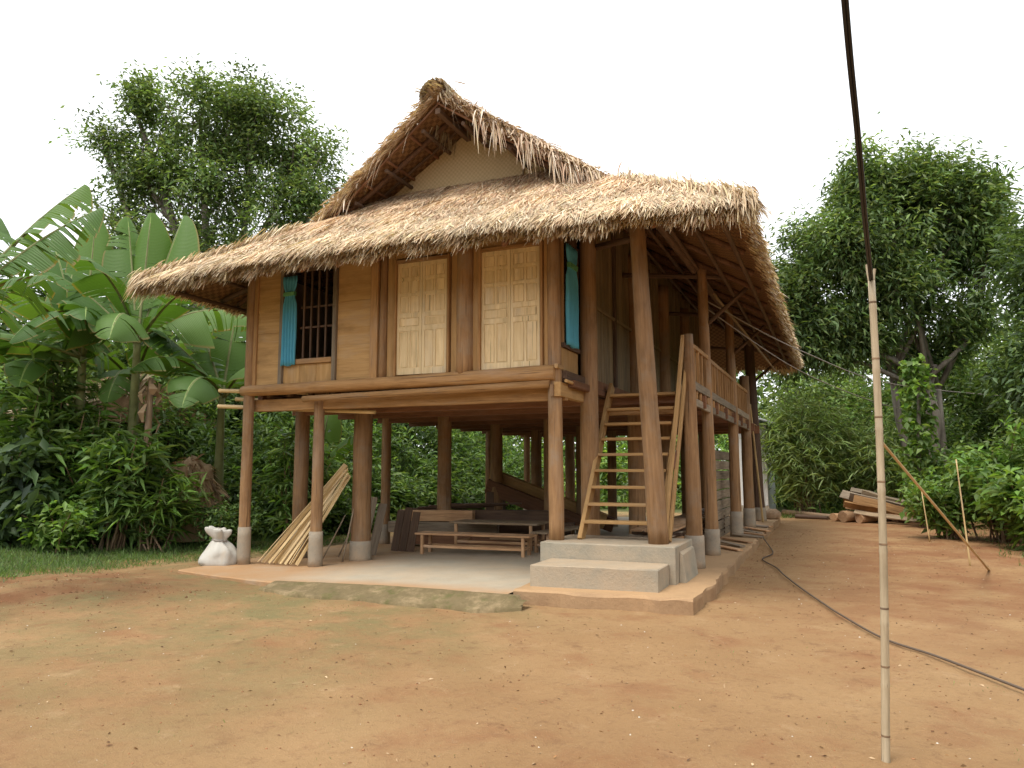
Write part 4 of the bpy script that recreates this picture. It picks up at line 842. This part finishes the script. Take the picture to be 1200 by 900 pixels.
tree('wispy_tree', 'small pale wispy tree in the gap behind the banana leaves', (-22.8, 14.2, .3), [((-22.9, 14.2, 11.3), (1.8, 1.8, 1.4), 70), ((-23.6, 13.6, 9.6), (1.8, 1.5, 1.6), 60), ((-21.6, 14.6, 9.8), (1.6, 1.6, 1.5), 60)], .14, .34, .07, OLIVE[2:] + [(.17, .21, .09)], per=22, spread=.4, seed=8, gap=0)
tree('shade_tree', 'big dense tree with pale forked trunks behind the yard on the right', (6.5, 17.6, 0),
     [((5.5, 17.2, 9.6), (2.2, 2.0, 1.8), 170), ((3.9, 16.5, 9.0), (1.7, 1.7, 1.5), 110), ((7.3, 17.8, 10.0), (1.7, 1.7, 1.5), 120), ((2.9, 16.3, 7.0), (1.6, 1.5, 1.3), 115), ((2.4, 16.6, 5.9), (1.3, 1.4, .9), 80), ((8.3, 18.1, 8.2), (1.4, 1.4, 1.5), 80), ((5.3, 17.2, 7.4), (1.7, 1.6, 1.1), 100), ((3.9, 17.0, 6.0), (1.5, 1.4, 1.0), 90), ((6.5, 18.2, 11.5), (1.4, 1.2, .8), 56), ((5.0, 16.9, 11.4), (1.3, 1.2, .8), 56), ((8.5, 18.4, 10.4), (1.0, 1.0, .9), 34), ((7.2, 18.2, 6.3), (1.2, 1.2, .9), 36), ((6.2, 18.9, 5.4), (1.3, 1.1, .9), 50), ((2.0, 16.4, 7.6), (.9, 1.0, .8), 36)],
     .14, .26, .08, DARK[1:] + MID + OLIVE[1:], per=62, fork=.5, spread=.31, droop=.5, seed=5, stems=4, lean=(.3, 0), gap=0)
tree('dark_tree', 'dark tree cut off by the right edge behind the garden', (9.1, 10.9, 0),
     [((9.0, 10.7, 6.0), (1.8, 1.8, 1.7), 190), ((8.6, 10.4, 3.9), (1.5, 1.6, 1.2), 130), ((9.8, 11.2, 4.6), (1.7, 1.7, 2.2), 150)], .12, .22, .08, DARK, per=60, spread=.3, seed=9, gap=.05)
# ---- mass of undergrowth that closes the garden (no one plant of it can be told apart)
def mass(name, label, path, depth, hfun, n, L, W, pal, per, spread, droop=.2, cat='undergrowth', seed=0):
    A = Acc(); P = np.array(path, float); seg = np.linalg.norm(np.diff(P, axis=0), axis=1); cum = np.concatenate([[0], np.cumsum(seg)]); out = []
    while len(out) < n:
        s = rng.random() * cum[-1]; i = min(int(np.searchsorted(cum, s, 'right') - 1), len(seg) - 1); f = (s - cum[i]) / seg[i]; p = P[i] + (P[i + 1] - P[i]) * f; d = (P[i + 1] - P[i]) / seg[i]
        dd = depth * rng.random() ** 1.3; q = p + np.array((-d[1], d[0])) * dd; h = hfun(dd, s, q); z = h * rng.random() ** .75
        if noise.noise(Vector((q[0] * .6, q[1] * .6, z * .7 + seed))) < -.18: continue
        out.append((q[0], q[1], z + hgt(q[0], q[1])))
    C = np.array(out); A.add(rosettes(C, per, L, W, pal, droop, spread, bright=.45)); return A.obj(name, 'leaf', label=label, cat=cat, kind='stuff')
nz = lambda q, k, s: noise.noise(Vector((q[0] * k, q[1] * k, s)))
# front edge runs from the far left towards the back of the house; depth goes away to its left
mass('undergrowth', 'dense mixed undergrowth along the left side of the yard', [(-17, -1.8), (-12.6, -.2), (-10.6, 1.6), (-8.8, 3.2), (-7.4, 6), (-6.6, 12), (-5.8, 17)], 4.5,
     lambda d, s, q: (.7 + .95 * min(d, 3.2)) * (1 + .45 * nz(q, .8, 1)), 3200, .24, .07, DARK[1:] + MID + BRIGHT[:1], 26, .22, seed=1)
mass('undergrowth', 'sunlit green undergrowth seen between the stilts behind the house', [(-7.5, 14.5), (-5, 19), (0, 21.5), (3.2, 22.5)], 4.5, lambda d, s, q: (.9 + .62 * d) * (1 + .4 * nz(q, .6, 4)), 1300, .34, .10, BRIGHT + MID[2:], 20, .26, seed=2)
mass('undergrowth', 'tangled green undergrowth closing the right side of the yard', [(1.4, 22.5), (4, 20.4), (7.2, 19.0), (8.4, 13), (9.5, 8)], 4.5, lambda d, s, q: (1.2 + 1.25 * d) * (1 + .4 * nz(q, .6, 6)), 2300, .22, .07, MID + OLIVE[1:] + BRIGHT[:1], 34, .28, seed=3)
mass('thicket', 'taller leafy thicket behind the banana plants on the left', [(-24, -1.5), (-17, 1), (-13.5, 5), (-11.5, 9), (-10, 16)], 5, lambda d, s, q: (4.4 + .6 * d) * (1 + .35 * nz(q, .45, 3)), 2600, .32, .12, DARK + MID[:2] + OLIVE[:1], 20, .3, seed=6, cat='thicket')
mass('far_forest', 'far wood beyond the garden, with an unseen stretch added round the yard to block low sky', [(-38, -36), (-44, -14), (-42, 10), (-28, 28), (-10, 36), (6, 38), (20, 34), (34, 20), (38, -4), (34, -26), (12, -40), (-14, -42), (-38, -36)][::-1][::-1], 7, lambda d, s, q: ((5.2 if q[1] > 8 else 7.5) + .6 * d) * (1 + .4 * nz(q, .16, 2)), 6500, .6, .26, DARK + OLIVE, 22, .6, cat='forest', seed=4)  # stretch behind the camera is added, made taller to block low sky

mass('thicket', 'pale green thicket behind the forked trunks on the right', [(1, 26.5), (6, 24.5), (11, 20), (13.5, 13)], 4.5, lambda d, s, q: (5.2 + .7 * d) * (1 + .3 * nz(q, .4, 9)), 1900, .32, .12, OLIVE[1:] + MID[1:], 26, .34, seed=10, cat='thicket')
mass('thicket', 'unseen leafy thicket added past the right edge to shade the verandah', [(9.5, 8), (11, 1), (12, -9)], 4, lambda d, s, q: (3.6 + .7 * d) * (1 + .35 * nz(q, .4, 8)), 900, .34, .12, DARK + MID[:2], 20, .32, seed=7, cat='thicket')  # wholly out of view; added to cut the side light on the verandah
# ---- banana plants
def banana_leaf(p, az, el, L, W, droop, tear, parent, seed):
    """arched midrib; blade in torn strips either side"""
    random.seed(seed); n = 26; d = Vector((math.cos(az) * math.cos(el), math.sin(az) * math.cos(el), math.sin(el))); pts = []; q = Vector(p); step = L / n
    for i in range(n + 1):
        pts.append(q.copy()); t_ = i / n; d = (d + Vector((0, 0, -1)) * droop * step * (.25 + 1.5 * t_)).normalized(); q = q + d * step
    mb = MB(); petiole = .13; vs = []; uv = []; fs = []
    side0 = Vector((-math.sin(az), math.cos(az), 0)); tw = random.uniform(-.5, .5)
    tears = {sg: sorted(random.sample(range(4, n - 1), min(n - 6, tear))) for sg in (-1, 1)}
    for sg in (-1, 1):
        hang = random.uniform(.1, .4)
        def edge(i, h, e=0):
            t_ = i / n; u = max(0, (t_ - petiole) / (1 - petiole)); w = W * .5 * (math.sin(math.pi * min(1, u * .97 + .02)) ** .55) * (1 - .25 * u) if u > 0 else .02
            tan = (pts[min(i + 1, n)] - pts[max(i - 1, 0)]).normalized(); sd = (side0 + Vector((0, 0, tw * .6))).normalized(); sd = (sd - tan * sd.dot(tan)).normalized(); up = sd.cross(tan)
            if up.z < 0: up = -up
            rise = .30 - h; rows_ = []
            for k in range(4):
                f = k / 3; rows_.append(pts[i] + sd * sg * w * f + up * w * (rise * f - (.35 + h) * f * f) + tan * (w * .28 * f + e * f))
            return rows_
        prev = None
        for i in range(2, n + 1):
            if i in tears[sg]: hang = random.uniform(-.1, .95 if tear > 6 else .5); e0 = -.035; new = edge(i, hang, .03); prev_i = None
            cur = edge(i, hang)
            if i > 2:
                a_ = edge(i - 1, hang, .02 if (i - 1) in tears[sg] or i in tears[sg] else 0); b_ = edge(i, hang, -.045 if (i + 1) in tears[sg] else 0)
                k0 = len(vs); vs += a_ + b_; t0, t1 = (i - 1) / n, i / n
                uv += [(f / 3, t0 * L) for f in range(4)] + [(f / 3, t1 * L) for f in range(4)]
                for k in range(3): fs.append((k0 + k, k0 + k + 1, k0 + 5 + k, k0 + 4 + k))
    mb.add(vs, fs); me = mb.mesh('leaf', 'banana_leaf', True); ul = me.uv_layers.new(name='UVMap'); 
    lv = np.zeros(len(me.loops), np.int32); me.loops.foreach_get('vertex_index', lv); ul.data.foreach_set('uv', np.array(uv)[lv].ravel())
    o = link('leaf', me, None, parent); mb2 = MB(); mb2.tube([pts[i] + Vector((0, 0, -.012)) for i in range(0, n, 2)], [.034 * (1 - i / n) + .006 for i in range(0, n, 2)], 6); mb2.build('midrib', 'banana_stem', o, smooth=True)
def banana(base, hstem, leaves, label, seed, r=.13):
    o = empty('banana_plant', base, label, 'banana plant', 'banana plants'); b = Vector(base); top = b + Vector((0, 0, hstem))
    log('stem', b - Vector((0, 0, .1)), top, r, r * .55, 'banana_stem', o, rough=.05)
    for k, (az, el, L, W, dr, te) in enumerate(leaves): banana_leaf(top + Vector((0, 0, -.12 + .03 * k)), rad(az + 23.1), rad(el), L * 1.10, W * 1.20, dr, te + 1, o, seed * 31 + k)
    return o
banana((-9.75, 1.3, .15), 4.05, [(95, 84, 2.8, .90, .04, 2), (50, 76, 2.9, .94, .08, 3), (140, 76, 2.8, .88, .10, 4), (200, 50, 2.7, .85, .34, 6), (330, 45, 2.5, .9, .50, 5), (285, 30, 2.3, 1.0, .75, 3), (240, 30, 2.6, .9, .7, 6), (20, 40, 2.4, .9, .55, 6), (262, 55, 2.5, .9, .62, 4)], 'banana plant with tall upright leaves touching the left roof corner', 1)
banana((-10.7, .8, .2), 3.7, [(110, 83, 3.0, .88, .05, 2), (150, 66, 2.9, .85, .12, 3), (190, 50, 2.9, .82, .30, 6), (228, 20, 2.8, .86, .36, 4), (60, 74, 2.6, .8, .2, 3), (300, 40, 2.5, .85, .6, 4), (170, 20, 2.7, .8, .5, 5), (255, 45, 2.6, .85, .6, 4)], 'banana plant left of the tallest one, with a long leaf drooping left', 2)
banana((-8.75, 2.7, .1), 3.1, [(90, 75, 2.4, .85, .2, 3), (20, 50, 2.3, .9, .5, 5), (320, 40, 2.2, .95, .7, 4), (200, 55, 2.3, .85, .4, 5), (270, 28, 2.1, 1.0, .9, 4), (140, 60, 2.3, .85, .3, 4), (240, 40, 2.2, .9, .7, 5)], 'banana plant with broad dark leaves close behind the left wall', 3)
banana((-6.1, -4.4, 0), 3.55, [(15, 52, 1.95, .55, .26, 12), (30, 60, 2.05, .6, .18, 9), (345, 25, 1.35, .7, .40, 6), (190, 40, 2.0, .7, .5, 8), (280, 45, 2.0, .7, .5, 8), (110, 55, 2, .7, .3, 6)], 'nearest banana plant, its torn leaves reaching in from the left edge', 4)
banana((-7.3, 4.2, .05), 1.5, [(200, 60, 1.5, .6, .5, 4), (270, 40, 1.4, .65, .8, 3), (330, 50, 1.5, .6, .6, 4), (80, 70, 1.6, .6, .2, 2)], 'young low banana plant below the protruding bamboo poles', 5, .09)
banana((-12.4, 1.3, .3), 3.3, [(100, 75, 2.8, .85, .15, 4), (40, 60, 2.6, .85, .3, 5), (180, 50, 2.8, .85, .4, 6), (260, 45, 2.5, .85, .6, 5), (320, 40, 2.5, .85, .6, 5), (210, 62, 2.6, .85, .3, 5), (290, 20, 2.4, .85, .6, 4)], 'banana plant furthest left, half hidden behind the others', 6)
banana((-11.3, 2.6, .2), 3.4, [(80, 78, 2.8, .85, .1, 4), (30, 55, 2.7, .85, .3, 6), (190, 55, 2.7, .85, .35, 7), (250, 40, 2.6, .85, .6, 6), (310, 45, 2.6, .85, .55, 6), (285, 15, 2.4, .85, .6, 5)], 'banana plant at the back between the two tallest ones', 7)
random.seed(21)
# ---- single shrubs
def shrub(name, label, base, R, Hh, n, L, W, pal, per, group=None, droop=.15, stems=9, spread=.12, cat='shrub'):
    o = empty(name, base, label, cat, group); A = Acc(); wb = MB(); C = []
    for s in range(stems):
        a = random.random() * 6.28; r = R * random.random() ** .6; tip = Vector((base[0] + r * math.cos(a), base[1] + r * math.sin(a), base[2] + Hh * random.uniform(.6, 1.05) * (1 - .35 * (r / R) ** 2))); b0 = Vector(base) + Vector((random.gauss(0, R * .18), random.gauss(0, R * .18), -.05))
        mid = b0.lerp(tip, .5) + Vector((0, 0, Hh * .12)); wb.tube([b0, mid, tip], [.022, .016, .006], 5, False)
        for k in range(n // stems):
            f = random.uniform(.25, 1.03); p = (b0.lerp(mid, f * 2) if f < .5 else mid.lerp(tip, f * 2 - 1)); C.append(tuple(p + Vector((random.gauss(0, R * .13), random.gauss(0, R * .13), random.gauss(0, Hh * .05)))))
    A.add(rosettes(np.array(C), per, L, W, pal, droop, spread, bright=.3)); wb.build('stems', 'dry_stem', o, smooth=True); A.obj('foliage', 'leaf', o); return o
shrub('ginger_clump', 'bright clump of long narrow leaves at the left edge below the bananas', (-11.5, .1, .2), 1.35, 3.3, 260, .50, .085, BRIGHT[:3] + MID, 9, droop=-.2, stems=30)
shrub('dark_shrub', 'dark broad-leaved shrub at the left edge beside the grass', (-10.8, -.5, .15), 1.0, 1.9, 170, .38, .16, DARK[:3] + [(.06, .10, .06)], 7, droop=.3, stems=18)
shrub('cane_shrub', 'tall cane-like shrub with bright drooping leaves below the banana leaves', (-10.3, .5, .15), .9, 2.9, 170, .46, .075, BRIGHT[:2] + MID[1:], 9, droop=.1, stems=22)
shrub('leafy_shrub', 'leafy green shrub in the middle of the left thicket', (-9.5, .7, .1), 1.0, 2.3, 210, .26, .10, MID + BRIGHT[:2], 11, stems=20)
shrub('grassy_shrub', 'feathery green shrub beside the brown leaf heap', (-8.7, 1.0, .05), .8, 1.7, 150, .34, .05, MID[1:] + BRIGHT[:3], 12, stems=20, droop=0)
shrub('cane_shrub', 'tall cane-like shrub with bright leaves before the dead stalk', (-9.15, .55, .1), .75, 2.7, 150, .42, .07, BRIGHT[:2] + MID, 9, droop=.15, stems=20)
shrub('cane_shrub', 'tallest cane-like shrub, behind the clump at the left edge', (-11.2, .8, .2), .9, 3.9, 190, .46, .08, MID + BRIGHT[:1], 9, droop=.1, stems=22)
shrub('bright_shrub', 'low bright-leaved shrub on the grass before the thicket', (-9.6, -.2, .05), .7, 1.0, 110, .20, .09, BRIGHT[:3] + MID[2:], 11, stems=14)
shrub('round_shrub', 'low round dense shrub behind the white sack', (-7.65, 1.9, .0), .62, 1.0, 130, .12, .05, MID[:3], 22, stems=16)
shrub('side_shrub', 'tall narrow-leaved shrub seen between the two left posts', (-7.0, 3.2, .0), .75, 2.4, 150, .34, .06, MID + BRIGHT[:2], 9, stems=16, droop=.35)
shrub('garden_shrub', 'light green low shrub left of the garden bushes by the prop', (5.9, 9.9, 0), .85, 1.6, 140, .20, .075, BRIGHT[:3] + MID[2:], 14, 'garden bushes', stems=16)
shrub('garden_shrub', 'bright leafy bush behind the foot of the slanting prop', (6.9, 9.6, 0), 1.1, 2.6, 260, .24, .085, MID[1:] + BRIGHT[:2], 14, 'garden bushes', stems=22)
shrub('garden_shrub', 'broad bright bush cut off by the right edge of the yard', (7.3, 7.6, 0), 1.05, 1.7, 220, .26, .10, BRIGHT[:3] + MID[2:], 12, 'garden bushes', stems=20)
shrub('garden_shrub', 'dark green bush between the wood heap and the garden bushes', (6.4, 14.2, 0), 1.1, 2.2, 170, .24, .09, MID, 14, 'garden bushes', stems=20)
shrub('feathery_bamboo', 'soft feathery bamboo clump behind the white building', (2.7, 17.4, 0), 1.25, 4.3, 460, .42, .05, [(.20, .30, .10), (.27, .36, .14), (.24, .30, .13)], 18, stems=34, droop=.4, spread=.3, cat='bamboo')
shrub('feathery_bamboo', 'soft feathery bamboo clump behind the wood heap', (4.5, 17.6, 0), 1.2, 3.3, 400, .40, .05, [(.20, .30, .10), (.27, .36, .14), (.24, .30, .13)], 16, stems=28, droop=.4, spread=.28, cat='bamboo')
# climbing vine on a dead stem
o = empty('climbing_vine', (5.75, 13.6, 0), 'bright broad-leaved vine climbing a tree stem on the right', 'vine'); wb = MB(); wb.tube([(5.75, 13.6, -.1), (5.7, 13.6, 1.8), (5.82, 13.6, 4.2)], [.07, .06, .04], 8); wb.build('stem', 'bark', o, smooth=True)
zz = rng.random(240) * 4.3 + .3; aa = rng.random(240) * 6.28; rr = (.16 + .30 * rng.random(240)) * (1.15 - .1 * zz)
A = Acc(); A.add(rosettes(np.stack([5.76 + rr * np.cos(aa), 13.6 + rr * np.sin(aa), zz], 1), 5, .20, .15, BRIGHT[:3] + MID[2:], .6, .07)); A.obj('foliage', 'leaf', o)
# heap of dry palm leaves and a thatched hut in the thicket
o = empty('leaf_heap', (-9.15, 2.3, .1), 'brown heap of dry leaves among the shrubs left of the house', 'heap'); mb = MB(); n, m = 24, 9; vs = []
for j in range(m + 1):
    for i in range(n):
        a = 2 * math.pi * i / n; p = j / m * math.pi / 2; w = 1 + .2 * noise.noise(Vector((math.cos(a) * 2, math.sin(a) * 2, p * 3))); vs.append((-9.15 + .62 * w * math.cos(p) * math.cos(a), 2.3 + .6 * w * math.cos(p) * math.sin(a), .6 + 1.05 * w * math.sin(p) * 1.15 if j else .1))
mb.add(vs, [(j * n + i, j * n + (i + 1) % n, (j + 1) * n + (i + 1) % n, (j + 1) * n + i) for j in range(m) for i in range(n)]); mb.build('core', 'dry_leaf', o, smooth=True)
n = 900; u = rng.random(n) * 6.28; p = rng.random(n) * 1.5; P = np.stack([-9.15 + .64 * np.cos(p) * np.cos(u), 2.3 + .62 * np.cos(p) * np.sin(u), .6 + 1.2 * np.sin(p)], 1); D = np.stack([np.cos(u), np.sin(u), -.8 * np.ones(n)], 1) + rng.normal(0, .5, (n, 3))
A = Acc(); A.add(blades(P, D, np.stack([np.cos(u), np.sin(u), np.ones(n)], 1), rng.uniform(.15, .45, n), rng.uniform(.02, .05, n), rng.uniform(.1, .6, n), pick(n, lum=(.6, .95)) * np.array([1, .85, .75]))); A.obj('dry_leaves', 'thatch_leaf', o, kind='stuff')
o = empty('thatched_hut', (-14.6, 3.2, .3), 'low dark thatched hut mostly hidden behind the banana plants', 'hut'); mb = MB()
mb.add([(-17.2, 1.6, 2.7), (-12.0, 1.6, 2.7), (-12.6, 4, 4.0), (-16.6, 4, 4.0), (-17.2, 6.4, 2.7), (-12, 6.4, 2.7)], [(0, 1, 2, 3), (3, 2, 5, 4), (0, 3, 4), (1, 5, 2), (0, 4, 5, 1)]); mb.build('roof', 'thatch_core', o)
mb = MB(); mb.box((-16.6, 2.2, .2), (-12.6, 5.8, 2.7)); mb.build('wall', 'dark_wood', o)
n = 2500; x = rng.uniform(-17, -12.1, n); v = rng.random(n); P = np.stack([x, 1.6 + 2.4 * v, 2.72 + 1.3 * v], 1); D = np.tile(np.array((0, -1, -.58)), (n, 1)) + rng.normal(0, .25, (n, 3)); A = Acc(); A.add(blades(P, D, np.tile(np.array((0, -.55, .83)), (n, 1)), rng.uniform(.3, .6, n), rng.uniform(.03, .05, n), rng.uniform(0, .3, n), pick(n, lum=(.45, .75)))); A.obj('thatch', 'thatch_leaf', o, kind='stuff')
# dry dead banana stalk with pale husks
o = empty('dead_stalk', (-9.0, 1.0, .1), 'brown dead stalk with pale hanging husks among the bananas', 'stalk'); mb = MB(); mb.tube([(-9.0, 1.0, 0), (-8.97, 1.0, 1.9), (-8.95, 1.0, 3.4)], [.085, .075, .05], 9); mb.build('stem', 'dry_stem', o, smooth=True)
for k in range(9):
    a = random.random() * 6.28; z = random.uniform(2.0, 3.5); mb = MB(); w = random.uniform(.05, .10); h = random.uniform(.2, .4); c = Vector((-8.96 + .09 * math.cos(a), 1.0 + .09 * math.sin(a), z)); sd = Vector((-math.sin(a), math.cos(a), 0)); ot = Vector((math.cos(a), math.sin(a), 0))
    mb.add([c - sd * w * .4, c + sd * w * .4, c + sd * w + ot * .10 - Vector((0, 0, h * .5)), c - sd * w + ot * .12 - Vector((0, 0, h * .5)), c - sd * w * .3 + ot * .06 - Vector((0, 0, h)), c + sd * w * .4 + ot * .05 - Vector((0, 0, h))], [(0, 1, 2, 3), (3, 2, 5, 4)]); mb.build('husk', 'dry_leaf', o)
# ---- grass, litter, pebbles
def scatter(n, cond, xr, yr):
    out = []
    while len(out) < n:
        x, y = random.uniform(*xr), random.uniform(*yr)
        if cond(x, y): out.append((x, y, hgt(x, y)))
    return np.array(out)
def gedge(x, y):   # soil / grass limit on the left
    lim = np.interp(y, [-6, -3.0, -1.5, .5, 3, 14], [-7.9, -7.15, -7.15, -6.75, -6.35, -6.0]) + .30 * noise.noise(Vector((x * 1.6, y * 1.6, 4))) + .15 * noise.noise(Vector((x * 5, y * 5, 4)))
    return x < lim - random.expovariate(5) + .12
def grass(P, hmin, hmax, pal, w=.007):
    n = len(P); D = rng.normal(0, .45, (n, 3)); D[:, 2] = 1; L = rng.uniform(hmin, hmax, n); return blades(P - np.array((0, 0, .01)), D, rng.normal(0, 1, (n, 3)), L, rng.uniform(.6, 1.6, n) * w, rng.uniform(.05, .6, n), leafcols(n, pal), 2)
A = Acc(); A.add(grass(scatter(42000, gedge, (-13, -5.9), (-5, 5)), .06, .19, MID[1:] + BRIGHT[:1] + OLIVE[:1]))
A.add(grass(scatter(5000, lambda x, y: noise.noise(Vector((x, y, 8))) > -.1, (1.9, 9), (16.2, 22)), .12, .4, MID + BRIGHT[:2], .014))
A.add(grass(scatter(2600, lambda x, y: x > 6.3 + .5 * noise.noise(Vector((x, y * .8, 3))) and noise.noise(Vector((x * 1.5, y * 1.5, 2))) > 0, (5.8, 10), (3, 15)), .06, .22, MID + OLIVE, .01))
A.add(grass(scatter(900, lambda x, y: noise.noise(Vector((x * 1.4, y * 1.4, 11))) > .30, (-6.5, 5.5), (-7, -1.9)), .012, .045, OLIVE + MID[2:], .004))
A.obj('grass', 'leaf', label='short green grass along the edges of the yard', cat='grass', kind='stuff')
yard = lambda x, y: not (-6.0 < x < 2.15 and -2.05 < y < 14)
A = Acc(); P = scatter(2600, yard, (-7.2, 7), (-8.6, 12)); n = len(P); D = rng.normal(0, 1, (n, 3)); D[:, 2] = abs(D[:, 2]) * .18
A.add(leaf4(P + np.array((0, 0, .004)), D, rng.uniform(.008, .045, n), rng.uniform(.006, .018, n), leafcols(n, [(.15, .075, .04), (.20, .11, .05), (.34, .23, .13), (.11, .065, .04), (.28, .15, .06), (.42, .30, .18)])))
A.obj('leaf_litter', 'litter', label='small dead leaves and twigs scattered over the bare earth', cat='litter', kind='stuff')
P = np.concatenate([scatter(7000, yard, (-7.0, 7), (-8.8, 9)), scatter(700, lambda x, y: yard(x, y) and math.hypot((x + 6.2) / 1.8, (y + 2.7) / 1.3) < 1 + .5 * random.random(), (-9, -3), (-5, -.5))]); Vs = []; Qs = []; Cs = []
base = np.array([(1, 0, 0), (-1, 0, 0), (0, 1, 0), (0, -1, 0), (0, 0, 1), (0, 0, -1)], float); tri = np.array([(0, 2, 4), (2, 1, 4), (1, 3, 4), (3, 0, 4), (2, 0, 5), (1, 2, 5), (3, 1, 5), (0, 3, 5)])
for i, p in enumerate(P):
    s = (.004 + .010 * random.random() ** 4) * (1 if i < 7000 else 2.2); Vs.append(p + base * s * rng.uniform(.6, 1.3, (6, 3)) * np.array((1, 1, .6))); Qs.append(tri + 6 * i); g = random.random()
    Cs.append(np.tile(np.array((.62, .57, .48)) if g < .07 and i < 7000 else np.array((.24, .115, .055)) * random.uniform(.6, 1.5), (6, 1)))
link('pebbles', npmesh('pebbles', np.concatenate(Vs), np.concatenate(Qs), 'litter', np.concatenate(Cs)), None, None, 'small pebbles and crumbs of earth over the yard', 'pebbles', None, 'stuff')
